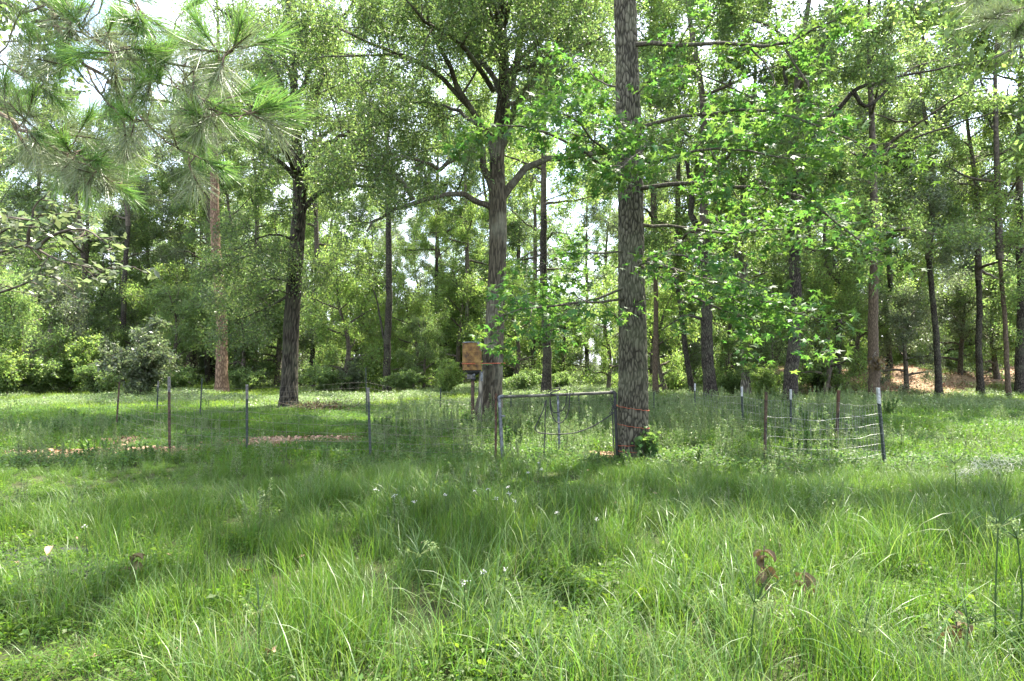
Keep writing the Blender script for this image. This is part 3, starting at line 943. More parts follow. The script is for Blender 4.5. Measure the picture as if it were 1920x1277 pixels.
# ------------------------------------------------------------------ the sweetgum at the right of the gate
def gum_tree():
    Y = 10.1
    bx = GX(1186, Y)
    t = thing('sweetgum_tree', 'straight furrowed sweetgum trunk right of the gate, wrapped in orange twine', 'tree', (bx, Y, gz(bx, Y)))
    tp = [(1186, 872), (1186, 800), (1187, 700), (1186, 600), (1184, 500), (1183, 400), (1181, 300), (1178, 200), (1175, 100), (1172, 0), (1168, -150), (1165, -320), (1160, -520), (1155, -700)]
    line = spline(ground_line(px_line(tp, Y), 0.15), 460)
    u = np.linspace(0, len(tp) - 1, 460)
    rad = np.interp(u, range(len(tp)), [.275, .255, .243, .225, .212, .208, .204, .196, .186, .18, .15, .12, .08, .03])
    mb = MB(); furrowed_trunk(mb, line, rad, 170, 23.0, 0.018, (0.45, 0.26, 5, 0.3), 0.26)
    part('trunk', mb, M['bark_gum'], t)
    vis = [
        ([(1190, 84, -.1), (1235, 78, -.3), (1290, 80, -.5), (1400, 90, -.9), (1470, 92, -1.2), (1520, 62, -1.5), (1575, 35, -1.7)], .050, .010),
        ([(1472, 92, -1.2), (1500, 140, -1.4), (1530, 185, -1.6), (1545, 250, -1.8)], .022, .005),
        ([(1408, 92, -.9), (1440, 130, -1.1), (1456, 180, -1.2), (1446, 220, -1.3)], .020, .005),
        ([(1195, 354, -.1), (1290, 341, -.4), (1400, 344, -.9), (1460, 352, -1.2), (1525, 378, -1.5), (1590, 430, -1.9), (1640, 480, -2.1)], .048, .008),
        ([(1195, 490, -.15), (1250, 497, -.6), (1330, 525, -1.1), (1400, 555, -1.6), (1470, 575, -2.0), (1545, 600, -2.3)], .036, .006),
        ([(1195, 500, -.15), (1240, 480, -1.0), (1300, 490, -1.7), (1380, 520, -2.2), (1440, 540, -2.6)], .028, .005),
        ([(1195, 495, -.15), (1280, 540, -.4), (1360, 580, -.8), (1450, 610, -1.2), (1520, 620, -1.5)], .028, .005),
        ([(1180, 535, -.1), (1110, 562, -.1), (1060, 570, 0), (1000, 572, .1), (950, 560, .3)], .030, .005),
        ([(1172, 345, -.1), (1120, 310, -.6), (1060, 270, -1.0), (1010, 245, -1.3), (950, 232, -1.6), (900, 240, -1.8)], .034, .006),
        ([(1172, 300, -.1), (1120, 270, -.9), (1080, 225, -1.6), (1040, 210, -2.1)], .028, .006),
        ([(1195, 310, -.1), (1260, 290, -.8), (1330, 275, -1.5), (1420, 280, -2.1), (1500, 300, -2.6)], .036, .006),
        ([(1195, 240, -.1), (1270, 215, -.5), (1360, 205, -1.0), (1460, 210, -1.4), (1560, 240, -1.9), (1650, 290, -2.2)], .040, .006),
        ([(1192, 180, -.1), (1225, 142, -.4), (1250, 120, -.6)], .016, .005),
        ([(1168, 165, 0), (1120, 150, .3), (1090, 120, .6), (1060, 110, .9)], .020, .005),
        ([(1172, 470, -.1), (1110, 470, -.5), (1060, 478, -.8), (1010, 500, -1.1)], .024, .005),
        ([(1172, 560, -.1), (1090, 572, -.9), (1020, 582, -1.5), (970, 588, -2.0), (935, 590, -2.3)], .026, .005),
        ([(1195, 420, -.1), (1280, 430, .2), (1380, 440, .6), (1480, 430, 1.0), (1600, 420, 1.4)], .036, .006),
        ([(1178, 250, -.2), (1210, 270, -1.0), (1190, 300, -1.8), (1150, 320, -2.5)], .03, .006),
    ]
    lines = []
    for pts, r0, r1 in vis:
        ln, rd = limb(px_line(pts, Y), r0 * .78, r1 * .8)
        m_ = MB(); tube(m_, ln, rd, 9); part('limb', m_, M['limb_gum'], t)
        lines.append((ln, rd))
    # limbs above the picture
    hi = []
    for k in range(11):
        i = int(R.uniform(328, 445)); an = k * 2.4 + R.normal(0, .3)
        p0 = line[i]; L = 2.3 * (1 - (i - 328) / 190)
        d = np.array([math.cos(an), math.sin(an), 0.35])
        pts = [p0, p0 + d * L * .35, p0 + d * L * .7 + np.array([0, 0, .1]), p0 + d * L + np.array([0, 0, .0])]
        ln, rd = limb(pts, .05, .008)
        hi.append((ln, rd))
    mh = MB()
    for ln, rd in hi: tube(mh, ln, rd, 6)
    part('upper_limbs', mh, M['limb_gum'], t, kind='stuff')
    mt = MB()
    tips, dirs = crown_from(mt, lines, (0.22, 0.32, 0.95), (0.2, 0.22, 0.42), -0.05, 0.06, flat=0.55)
    n0 = len(tips)
    t2, d2 = crown_from(mt, hi, (0.2, 0.5, 1.2), (0.2, 0.35, 0.5), -0.04, 0.05, flat=0.4)
    part('twigs', mt, M['twig'], t, kind='stuff')
    def gum_leaves(tips, dirs, per, s0):
        n = len(tips) * per
        p = np.repeat(tips, per, 0) + R.normal(0, 0.11, (n, 3)) * (1, 1, .7) + np.array([0, 0, -0.03])
        nr = rand_dirs(n, 1.7); d = unit(np.repeat(dirs, per, 0) + R.normal(0, .7, (n, 3)) + np.array([0, 0, -.25]))
        return p, R.uniform(0.75, 1.2, n) * s0, nr, d
    p, s, nr, d = gum_leaves(tips, dirs, 4, 0.110)
    # the nearest, best seen leaves are parts of their own
    order = np.argsort(p[:, 1])
    inframe = [i for i in order if abs(p[i, 0] / p[i, 1]) < 0.80 and (p[i, 2] - CAM_H) / p[i, 1] < 0.57][:300]
    protos = []
    for k in range(6):
        m_ = MB()
        star_leaves(m_, np.zeros((1, 3)), np.array([1.0]), np.array([[0, 0, 1.0]]), np.array([[0, 1.0, 0]]))
        me = m_.mesh('leaf', M['gum_leaf']); protos.append(me)
    for k, i in enumerate(inframe):
        o = link('leaf', protos[k % 6], t)
        dd = unit(d[i] - nr[i] * np.dot(d[i], nr[i])); sd_ = np.cross(dd, nr[i])
        from mathutils import Matrix
        mx = Matrix(((sd_[0], dd[0], nr[i][0], p[i][0] - base_of(t)[0]), (sd_[1], dd[1], nr[i][1], p[i][1] - base_of(t)[1]),
                     (sd_[2], dd[2], nr[i][2], p[i][2] - base_of(t)[2]), (0, 0, 0, 1)))
        o.matrix_local = mx @ Matrix.Scale(float(s[i]), 4)
    rest = np.ones(len(p), bool); rest[inframe] = False
    ml = MB(); star_leaves(ml, p[rest], s[rest], nr[rest], d[rest])
    p, s, nr, d = gum_leaves(t2, d2, 5, 0.15)
    star_leaves(ml, p, s, nr, d)
    part('crown', ml, M['gum_leaf'], t, kind='stuff', smooth_=False)
    print('gum leaves vis', n0 * 2, 'hi', len(t2) * 2)
def base_of(o): return o.location
gum_tree()

# ------------------------------------------------------------------ crowns shared by the wood behind
def crown_variant(H, spread, low, n_l1, leaf, per, mat_leaf, aspect=0.45, dense=1.0, droop=-0.02, name='crown'):
    """axis from z=0 to H, limbs from height low; returns (branches mesh, crown mesh)"""
    mb = MB(); lines = []
    ax = spline([(0, 0, 0), (R.normal(0, .2), R.normal(0, .2), H * .35), (R.normal(0, .4), R.normal(0, .4), H * .7), (R.normal(0, .5), R.normal(0, .5), H)], 26)
    ar = np.linspace(0.16, 0.02, 26); tube(mb, ax, ar, 8)
    lines.append((ax[13:], ar[13:]))
    for k in range(n_l1):
        f = low + (1 - low) * (k + R.uniform(0, .8)) / n_l1
        i = min(24, int(f * 25)); p0 = ax[i]
        an = k * 2.4 + R.normal(0, .4)
        rel = (f - low) / (1 - low)
        L = spread * (0.55 + 0.75 * math.sin(math.pi * min(1, 0.18 + 0.82 * rel))) * R.uniform(.75, 1.15) * (1 - 0.35 * rel)
        upv = 0.15 + 0.7 * rel + R.normal(0, .12)
        d = np.array([math.cos(an), math.sin(an), upv])
        pts = [p0, p0 + d * L * .3, p0 + d * L * .65 + R.normal(0, .15, 3), p0 + d * L + R.normal(0, .25, 3) + np.array([0, 0, -0.12 * L])]
        ln, rd = limb(pts, max(.03, ar[i] * .55), .01, 9)
        tube(mb, ln, rd, 6); lines.append((ln, rd))
    tips, dirs = crown_from(mb, lines, (0.2, 0.75 / dense, spread * .55), (0.15, 0.42 / dense, spread * .25), droop, 0.2, (4, 3))
    a, b, d = twig_spray(mb, tips, dirs, 2, 0.5, 0.006)
    ml = MB(); leaf_on_twigs(ml, a, b, d, per, 0.13, leaf, aspect, 0.9)
    print(name, 'leaves', len(a) * per)
    return mb.mesh('branches', M['twig']), ml.mesh('crown', mat_leaf)

BIG = [crown_variant(13, 3.6, 0.0, 15, 0.125, 19, M['wood_leaf'], name='big0'),
       crown_variant(14, 3.2, 0.02, 16, 0.125, 19, M['bright_leaf'], name='big1'),
       crown_variant(12, 4.0, 0.0, 15, 0.125, 19, M['oak_leaf'], name='big2'),
       crown_variant(13, 3.4, 0.05, 15, 0.125, 19, M['grey_leaf'], name='big3')]
SMALL = [crown_variant(5.5, 1.9, 0.08, 12, 0.105, 19, M['bright_leaf'], 0.5, 1.25, name='small0'),
         crown_variant(5.0, 1.7, 0.05, 12, 0.105, 21, M['wood_leaf'], 0.5, 1.25, name='small1'),
         crown_variant(4.5, 2.0, 0.05, 12, 0.10, 18, M['grey_leaf'], 0.5, 1.25, name='small2')]
def bush_variant(h, w, leaf, n, mat):
    mb = MB(); tips = []; dirs = []
    for k in range(14):
        an = R.uniform(0, 6.28); l = R.uniform(.1, 1.0)
        p = spline([(0, 0, 0), (math.cos(an) * w * .35 * l, math.sin(an) * w * .35 * l, h * .5), (math.cos(an) * w * l, math.sin(an) * w * l, h * R.uniform(.55, 1.0) * (1.15 - .4 * l))], 7)
        tube(mb, p, np.linspace(.022, .006, 7), 4)
        for b, r in side_branches(p, np.linspace(.022, .006, 7), .1, .25, w * .45, -.05, .2):
            tube(mb, b, r, 3); tips.append(b[1:]); dirs.append(unit(np.gradient(b, axis=0))[1:])
    tips = np.concatenate(tips); dirs = np.concatenate(dirs)
    a, b, d = twig_spray(mb, tips, dirs, 2, .22, .003)
    ml = MB(); leaf_on_twigs(ml, a, b, d, n, .04, leaf, .48, .9)
    return mb.mesh('branches', M['twig']), ml.mesh('foliage', mat)
BUSH = [bush_variant(1.9, 1.3, .085, 11, M['grey_leaf']), bush_variant(1.5, 1.2, .085, 13, M['wood_leaf']), bush_variant(2.2, 1.3, .085, 13, M['bright_leaf'])]

def put(name, me, parent, loc, rz, sc, kind=None):
    o = link(name, me, parent, kind)
    o.location = loc; o.rotation_euler = (0, 0, rz)
    o.scale = sc if isinstance(sc, tuple) else (sc, sc, sc)
    return o

def wood_tree(bx, by, w, tx, crown_px, bark, var, label, name='tree', sc=None, fork=None, bend=0.0, group=None, Y=None, limbs=(), cat='tree', own=None):
    """trunk through photo columns bx (foot) and tx (at row 300); its crown starts at row crown_px"""
    Y = Y or F * CAM_H / (by - HOR)
    X = GX(bx, Y); z0 = gz(X, Y)
    t = thing(name, label, cat, (X, Y, z0), group or (WOODS if name == 'tree' else None))
    r = w / 2 / F * Y
    ztop = max(1.0, CAM_H - (crown_px - HOR) / F * Y)
    xt = GX(tx, Y); z300 = CAM_H + 380 / F * Y
    xtop = X + (xt - X) * (ztop - z0) / z300
    k = 26
    ln = spline([(X, Y, z0 - .2), (X + (xtop - X) * .33 + bend * r * 2, Y, z0 + (ztop - z0) * .33), (X + (xtop - X) * .66 + bend * r * 1.5, Y, z0 + (ztop - z0) * .66), (xtop, Y, ztop)], k)
    ln[2:-1] += R.normal(0, r * .06, (k - 3, 3))
    ln[:, 0] += r * 1.1 * np.sin(np.linspace(0, R.uniform(3, 7), k) + R.uniform(0, 6)) * np.linspace(0, 1, k) ** .7 * (1 - np.linspace(0, 1, k))
    h = ln[:, 2] - z0
    rad = r * (1.0 - 0.35 * np.clip(h / max(ztop, 8), 0, 1)) * (1 + .5 * np.exp(-np.clip(h, 0, 9) / .35))
    mb = MB(); tube(mb, ln, rad, 14)
    part('trunk', mb, bark, t)
    for pts, r0, r1 in limbs:
        l2, rd = limb(px_line(pts, Y), r0, r1)
        m_ = MB(); tube(m_, l2, rd, 8); part('limb', m_, bark, t)
    br, cr_ = BIG[var] if own is None else own
    s = sc or (rad[-1] / 0.16)
    s = max(s, 0.95)
    rz = R.uniform(0, 6.28)
    loc = (xtop - X, 0, ztop - z0 - .15)
    put('branches', br, t, loc, rz, s, 'stuff')
    put('crown', cr_, t, loc, rz, s, 'stuff')
    return t

WOODS = 'trees of the wood around the clearing'
def build_wood():
    B = M
    W_ = wood_tree
    W_(76, 724, 11, 72, 470, B['bark_brown'], 3, 'brown straight trunk at the far left rising from dark bushes')
    W_(163, 724, 12, 140, 560, B['bark_dark'], 2, 'dark forked trunk beside the bushes at the far left', limbs=[([(163, 620, 0), (176, 590, .1), (190, 560, .2), (205, 530, .3)], .10, .03)])
    W_(226, 727, 11, 246, 420, B['bark_dark'], 3, 'slender dark tree behind the pale bush and the leaning rusty post')
    W_(365, 720, 9, 362, 520, B['bark_dark'], 0, 'thin dark trunk, left one of the pair left of the pine')
    W_(388, 722, 9, 386, 500, B['bark_dark'], 3, 'thin dark trunk standing close against the pine on its left')
    W_(478, 726, 10, 482, 480, B['bark_dark'], 0, 'dark slim trunk midway between the pine and the leaning oak')
    W_(585, 728, 10, 600, 470, B['bark_dark'], 1, 'thin trunk in bright leaves just right of the leaning oak')
    W_(727, 736, 15, 728, 380, B['bark_dark'], 1, 'dark straight tree midway between the leaning oak and the feeder', limbs=[([(722, 640, 0), (712, 600, .1), (704, 560, .2), (690, 520, .3)], .07, .02)])
    W_(815, 722, 8, 822, 480, B['bark_dark'], 1, 'thin far tree seen just left of the feeder drum')
    W_(872, 725, 8, 880, 500, B['bark_pale'], 1, 'pale thin trunk behind the feeder drum')
    W_(1000, 728, 9, 1006, 520, B['bark_dark'], 0, 'thin trunk just left of the dark tree behind the gate')
    W_(1024, 743, 18, 1018, 400, B['bark_dark'], 1, 'dark tree standing behind the gate, vines up its trunk')
    W_(1102, 712, 9, 1098, 540, B['bark_dark'], 1, 'thin far trunk by the bright gap behind the gate', sc=.9)
    W_(1132, 711, 8, 1140, 540, B['bark_dark'], 0, 'thin far sapling trunk close to the left of the sweetgum', sc=.9)
    W_(1230, 746, 11, 1226, 430, B['bark_brown'], 0, 'slim brown trunk close behind the sweetgum on its right')
    W_(1300, 744, 11, 1235, 520, B['bark_dark'], 1, 'thin leaning tree between the sweetgum and the thick oak')
    W_(1335, 757, 24, 1312, 440, B['bark_dark'], 0, 'thick dark oak behind the pen, forking high up', limbs=[
        ([(1318, 470, 0), (1300, 400, .3), (1292, 330, .5), (1275, 260, .7)], .16, .04), ([(1322, 600, 0), (1290, 590, -.5), (1270, 598, -.9), (1240, 620, -1.3)], .06, .015)])
    W_(1397, 747, 18, 1394, 470, B['bark_pale'], 0, 'pale grey tree forking into upright stems behind the pen', limbs=[
        ([(1395, 520, 0), (1375, 460, .2), (1350, 400, .4), (1325, 350, .6)], .11, .03), ([(1396, 490, 0), (1412, 430, .2), (1420, 370, .4), (1440, 310, .5)], .12, .03)])
    W_(1483, 764, 25, 1494, 340, B['bark_dark'], 2, 'tall dark oak inside the right corner of the pen', limbs=[
        ([(1492, 330, 0), (1530, 260, .2), (1560, 215, .3), (1600, 172, .2), (1640, 160, 0), (1720, 140, -.3), (1800, 120, -.6)],   .12, .02),
        ([(1600, 172, .2), (1625, 200, .1), (1680, 145, .4), (1655, 80, .7)], .08, .02),
        ([(1493, 320, 0), (1490, 250, .3), (1475, 195, .5), (1470, 120, .7)], .16, .04),
        ([(1620, 300, -1), (1700, 270, -1.2), (1780, 240, -1.5), (1860, 215, -1.9), (1920, 225, -2.2)], .045, .01)])
    W_(1515, 735, 10, 1520, 520, B['bark_dark'], 0, 'thin dark trunk just right of the tall dark oak')
    W_(1572, 740, 13, 1568, 520, B['bark_dark'], 2, 'dark slim tree behind the rusty post of the pen')
    W_(1640, 760, 20, 1641, 440, B['bark_brown'], 0, 'smooth brown tree with a dead orange leaved twig on its trunk')
    W_(1668, 735, 9, 1670, 520, B['bark_dark'], 1, 'thin dark trunk right of the smooth brown tree')
    W_(1762, 746, 12, 1728, 480, B['bark_dark'], 3, 'leaning dark tree at the foot of the leafy bank')
    W_(1838, 744, 12, 1832, 520, B['bark_dark'], 0, 'upright dark tree on the red brown leafy bank')
    W_(1893, 750, 9, 1862, 480, B['bark_brown'], 1, 'thin leaning brown trunk at the right of the leafy bank')
    W_(1914, 745, 17, 1911, 360, B['bark_dark'], 3, 'tall dark trunk at the right edge of the clearing', limbs=[([(1912, 360, 0), (1870, 430, -.2), (1850, 440, -.3)], .05, .02)])
build_wood()

def pine_tall():
    Y = 32.0
    own = crown_variant(9, 3.0, 0.1, 16, 0.16, 6, M['wood_leaf'], 0.12, 1.0, name='pine_crown')
    wood_tree(416, 739, 22, 401, 325, M['bark_pine'], 0, 'orange barked pine trunk on the sunlit meadow at the left', 'pine_tree', own=own, Y=Y)
pine_tall()

def build_understory():
    spots = [
        # px, Y, variant, scale, label
        (30, 30, 1, 1.0, 'young leafy tree at the far left edge of the meadow'),
        (120, 33, 2, 1.1, 'grey green young tree between the two dark trunks at the far left'),
        (330, 35, 1, 1.0, 'young tree in shade just left of the thin trunk pair'),
        (300, 40, 0, 1.2, 'bright young tree behind the pale bush on the left'),
        (450, 36, 1, 1.1, 'young tree in shade right of the orange pine'),
        (520, 38, 2, 1.2, 'greyish young tree close behind the leaning oak'),
        (640, 34, 0, 1.2, 'bright green young tree right of the leaning oak'),
        (690, 40, 0, 1.3, 'light green sapling at the meadow edge left of the dark straight tree'),
        (770, 36, 0, 1.0, 'bright sapling right of the dark straight tree'),
        (795, 34, 1, .7, 'small shady sapling left of the feeder'),
        (860, 42, 0, 1.3, 'tall bright sapling behind the feeder drum'),
        (965, 36, 0, 1.1, 'bright sapling between the feeder oak and the tree behind the gate'),
        (1060, 40, 1, 1.0, 'sapling just right of the dark tree behind the gate'),
        (1140, 33, 0, .9, 'light sapling left of the sweetgum behind the gate'),
        (1250, 31, 0, 1.0, 'sapling right of the slim brown trunk'),
        (1280, 40, 1, 1.2, 'young tree around the thin leaning trunk'),
        (1370, 30, 1, .95, 'leafy sapling between the thick oak and the pale forked tree'),
        (1440, 27, 1, .75, 'dark sapling left of the tall dark oak in the pen corner'),
        (1545, 30, 0, 1.0, 'yellow green sapling right of the tall dark oak'),
        (1600, 34, 1, 1.1, 'young tree left of the smooth brown tree'),
        (1700, 31, 2, .9, 'grey green sapling with level sprays right of the brown tree'),
        (1730, 40, 0, 1.3, 'bright young tree above the leafy bank'),
        (1800, 34, 2, 1.0, 'grey leaved sapling before the upright tree on the bank'),
        (1870, 33, 1, 1.1, 'young tree by the thin leaning brown trunk'),
        (1935, 30, 1, 1.0, 'young tree at the far right edge'),
    ]
    for px, Y, v, s, lab in spots:
        X = GX(px, Y); z = gz(X, Y)
        t = thing('young_tree', lab, 'young tree', (X, Y, z), 'young trees along the edge of the clearing')
        rz = R.uniform(0, 6.28)
        put('stems', SMALL[v][0], t, (0, 0, -.05), rz, (s * .9, s * .9, s * 1.1), 'stuff')
        put('crown', SMALL[v][1], t, (0, 0, -.05), rz, (s * .9, s * .9, s * 1.1), 'stuff')
    bushes = [
        (15, 29, 2, 1.5, 'dark bush at the far left meadow edge'), (70, 30, 1, 1.4, 'bush under the brown trunk at the far left'),
        (130, 31, 2, 1.5, 'dark bush by the forked trunk at the far left'), (190, 30, 1, 1.2, 'bush right of the forked trunk'),
        (268, 27, 0, 1.75, 'pale grey bush standing at the meadow edge left of the pine'), (335, 33, 1, 1.0, 'low bush left of the pine'),
        (460, 34, 1, 1.0, 'low bush right of the pine'), (610, 33, 1, 1.1, 'bush right of the leaning oak at the meadow edge'),
        (660, 34, 0, 1.0, 'pale low bush between the leaning oak and the straight dark tree'), (760, 33, 1, 1.0, 'bush at the foot of the straight dark tree'),
        (840, 31, 2, .9, 'dark bush left of the feeder post'), (985, 32, 1, .9, 'bush by the thin trunk behind the gate'),
        (1050, 34, 1, .8, 'bush right of the dark tree behind the gate'), (1260, 33, 1, 1.0, 'bush right of the sweetgum at the wood edge'),
        (1370, 29, 1, .9, 'bush between the thick oak and the pale forked tree'), (1440, 24, 2, .8, 'dark bush left of the pen corner oak'),
        (1530, 31, 1, 1.1, 'bush right of the pen corner oak'), (1610, 35, 2, 1.0, 'bush on the bank left of the brown tree'),
        (1700, 37, 2, 1.0, 'dark tangled bush on the leafy bank'), (1790, 38, 1, .9, 'bush on the bank between the two dark trees'),
        (1870, 37, 2, .9, 'bush near the right end of the bank'),
    ]
    for px, Y, v, s, lab in bushes:
        X = GX(px, Y); z = gz(X, Y)
        t = thing('bush', lab, 'bush', (X, Y, z), 'bushes along the edge of the clearing')
        rz = R.uniform(0, 6.28)
        put('stems', BUSH[v][0], t, (0, 0, -.05), rz, s, 'stuff'); put('foliage', BUSH[v][1], t, (0, 0, -.05), rz, s, 'stuff')
build_understory()

def far_wood():
    ms = []
    for (br, cr_), bark in zip(BIG, (M['bark_dark'], M['bark_pale'], M['bark_dark'], M['bark_dark'])):
        # a whole far tree in one mesh: trunk, branches, crown
        mb = MB(); tube(mb, spline([(0, 0, -.3), (.1, 0, 2), (0, .1, 4.2)], 8), np.linspace(.26, .17, 8), 8, 0)
        for me, mi in ((br, 1), (cr_, 2)):
            nv = len(me.vertices); co = np.zeros(nv * 3, np.float32); me.vertices.foreach_get('co', co)
            co = co.reshape(-1, 3) + np.array([0, 0, 4.0])
            npoly = len(me.polygons)
            vi = np.zeros(len(me.loops), np.int32); me.loops.foreach_get('vertex_index', vi)
            mb.add(co, vi.reshape(-1, 4), None, mi)
        ms.append(mb.mesh('far_tree', [bark, M['twig'], cr_.materials[0]]))
    nb = len(ms)
    for br, cr_ in SMALL + BUSH:
        mb = MB()
        for me, mi in ((br, 0), (cr_, 1)):
            nv = len(me.vertices); co = np.zeros(nv * 3, np.float32); me.vertices.foreach_get('co', co)
            vi = np.zeros(len(me.loops), np.int32); me.loops.foreach_get('vertex_index', vi)
            mb.add(co.reshape(-1, 3), vi.reshape(-1, 4), None, mi)
        ms.append(mb.mesh('far_bush', [M['twig'], cr_.materials[0]]))
    c = lib('far_wood_tree', ms)
    pos = []; idx = []; sc = []
    def gap(px, Y):      # the bright glade behind the gate runs on between the far trees
        return 1050 < px < 1175 and Y < 78
    for Y0, Y1, n, p_small in ((40, 50, 20, 0.0), (50, 66, 30, 0), (66, 92, 50, 0), (37, 46, 22, 1), (46, 58, 40, 1), (58, 72, 60, 1), (72, 96, 100, 1)):
        for k in range(n):
            px = -140 + 2200 * (k + R.uniform(0, 1)) / n; Y = R.uniform(Y0, Y1)
            if gap(px, Y): continue
            if px > 1500 and Y < 40: continue
            if not p_small and 520 < px < 1040 and Y < 47: continue
            X = GX(px, Y)
            pos.append((X, Y, gz(X, Y) - .1))
            if p_small: idx.append(int(R.integers(nb, len(ms)))); sc.append(R.uniform(1.0, 1.7) if idx[-1] < nb + 3 else R.uniform(1.3, 2.2))
            else: idx.append(int(R.integers(0, nb))); sc.append(R.uniform(.95, 1.4))
    pos = np.array(pos); n = len(pos)
    rot = np.stack([R.normal(0, .03, n), R.normal(0, .03, n), R.uniform(0, 6.28, n)], -1)
    o = scatter('far_wood', c, pos, rot, np.array(sc), idx, 'dense far wood of leafy trees and undergrowth closing the view')
far_wood()

# ------------------------------------------------------------------ pine boughs hanging in from the upper left
def needle_tuft(n, L, spread, mat_i, droop):
    """shoot along +Z from the origin, needles swept forward"""
    mb = MB()
    tube(mb, [(0, 0, -.05), (0, 0, .06), (0.004, 0, .15)], [.0055, .005, .003], 5, 1)
    z = R.uniform(-0.02, .15, n); az = R.uniform(0, 6.28, n)
    op = R.uniform(*spread, n)
    d = np.stack([np.sin(op) * np.cos(az), np.sin(op) * np.sin(az), np.cos(op)], -1)
    ll = L * R.uniform(.75, 1.1, n)
    p0 = np.stack([np.zeros(n), np.zeros(n), z], -1)
    side = unit(np.cross(d, rand_dirs(n)))
    w = .0014
    p1 = p0 + d * (ll * .5)[:, None]
    d2 = unit(d + np.array([0, 0, 0.10]) + droop * R.normal(0, .5, (n, 3)))
    p2 = p1 + d2 * (ll * .5)[:, None]
    v = np.stack([p0 - side * w, p0 + side * w, p1 - side * w, p1 + side * w, p2 - side * w * .35, p2 + side * w * .35], 1).reshape(-1, 3)
    q = np.array([[0, 1, 3, 2], [2, 3, 5, 4]])
    mb.add(v, (np.arange(n)[:, None, None] * 6 + q[None]).reshape(-1, 4), None, 0)
    return mb.mesh('needle_tuft', [M['needle_new'] if mat_i == 0 else M['needle_old'], M['twig_pine']])

def aim(o, loc, d, s):
    o.rotation_mode = 'QUATERNION'
    o.rotation_quaternion = Vector(d).to_track_quat('Z', 'Y')
    o.location = loc; o.scale = (s, s, s)

def pine_near():
    base = (-5.6, 4.2, gz(-5.6, 4.2))
    t = thing('pine_tree', 'near pine whose long needled boughs hang into the upper left', 'tree', base)
    mb = MB(); ln = spline([(-5.6, 4.2, -.2), (-5.55, 4.2, 3), (-5.5, 4.2, 6), (-5.4, 4.2, 10)], 20)
    tube(mb, ln, np.linspace(.19, .09, 20), 14); part('trunk', mb, M['bark_pine'], t)
    new = [needle_tuft(135, .185, (.12, .75), 0, .15) for _ in range(3)]
    old = [needle_tuft(90, .23, (.35, 1.15), 1, .2) for _ in range(3)]
    def PX(x, y, Y): return P(x, y, Y)
    mains = [
        ([(-5.5, 4.2, 4.6), PX(-250, -120, 4.2), PX(0, 0, 4.0), PX(60, 42, 3.95), PX(110, 88, 3.9), PX(170, 135, 3.85), PX(240, 185, 3.9)], .035, .008),
        ([PX(75, 50, 3.95), PX(130, 60, 3.8), PX(190, 80, 3.7), PX(245, 92, 3.6)], .012, .004),
        ([PX(130, 105, 3.9), PX(210, 108, 3.8), PX(290, 112, 3.7), PX(385, 125, 3.6), PX(425, 100, 3.55), PX(440, 82, 3.5)], .013, .005),
        ([PX(200, 155, 3.88), PX(280, 150, 3.8), PX(340, 168, 3.75), PX(388, 190, 3.7)], .011, .004),
        ([PX(235, 182, 3.9), PX(320, 195, 3.8), PX(400, 205, 3.7), PX(440, 222, 3.65), PX(478, 210, 3.6)], .012, .004),
        ([PX(165, 130, 3.9), PX(190, 180, 3.8), PX(240, 225, 3.75), PX(280, 225, 3.7)], .010, .004),
        ([PX(235, 185, 3.9), PX(290, 250, 3.85), PX(340, 285, 3.8), PX(378, 298, 3.75)], .010, .004),
        ([PX(60, 42, 3.95), PX(110, 30, 3.9), PX(122, 0, 3.9), PX(135, -40, 3.9)], .011, .005),
        ([PX(40, 25, 3.97), PX(150, -10, 3.7), PX(240, 10, 3.6), PX(258, 25, 3.55)], .011, .004),
        ([PX(100, 80, 3.9), PX(240, 60, 4.0), PX(330, 60, 4.1), PX(338, 70, 4.1)], .010, .004),
        ([(-5.5, 4.2, 3.6), PX(-300, 150, 4.3), PX(0, 215, 4.2), PX(60, 248, 4.1), PX(110, 285, 4.05), PX(160, 315, 4.0), PX(215, 345, 3.95)], .028, .005),
        ([PX(55, 246, 4.1), PX(100, 262, 4.0), PX(150, 294, 3.95), PX(165, 300, 3.9)], .010, .004),
        ([PX(0, 215, 4.2), PX(30, 230, 4.0), PX(58, 248, 3.9)], .010, .004),
        ([PX(0, 0, 4.0), PX(-40, 60, 4.0), PX(20, 130, 3.9), PX(85, 170, 3.9)], .011, .004),
    ]
    tuftlist = []
    for pts, r0, r1 in mains:
        l2, rd = limb(pts, r0 * .7, r1 * .8, 16)
        m_ = MB(); tube(m_, l2, rd, 7); part('bough', m_, M['twig_pine'], t)
        d = unit(l2[-1] - l2[-3])
        tuftlist.append((l2[-1], d, 'n', 1.0))
        for k in range(1): tuftlist.append((l2[-2 - k], unit(d + R.normal(0, .25, 3) + np.array([0, 0, -.5])), 'o', 1.0))
        # side shoots
        side = side_branches(l2, rd, .30, .085, .25, .02, .25)
        m2 = MB()
        for b, r in side:
            if b[-1][0] / b[-1][1] * F + 960 < -60: continue
            tube(m2, b, np.maximum(r, .0035), 5)
            dd = unit(b[-1] - b[-2])
            tuftlist.append((b[-1], unit(dd + np.array([0, 0, .15])), 'n' if R.random() < .6 else 'o', .9))
            if R.random() < .3: tuftlist.append((b[-3], unit(dd + np.array([0, 0, -.9])), 'o', .95))
        if m2.v: part('side_shoots', m2, M['twig_pine'], t, kind='stuff')
    for loc, d, k, s in tuftlist:
        if R.random() < 0.08: continue
        me = (new if k == 'n' else old)[int(R.integers(0, 3))]
        o = link('needle_tuft', me, t)
        aim(o, loc - np.array(base), d, s * R.uniform(.85, 1.1))
    print('tufts', len(tuftlist))
pine_near()

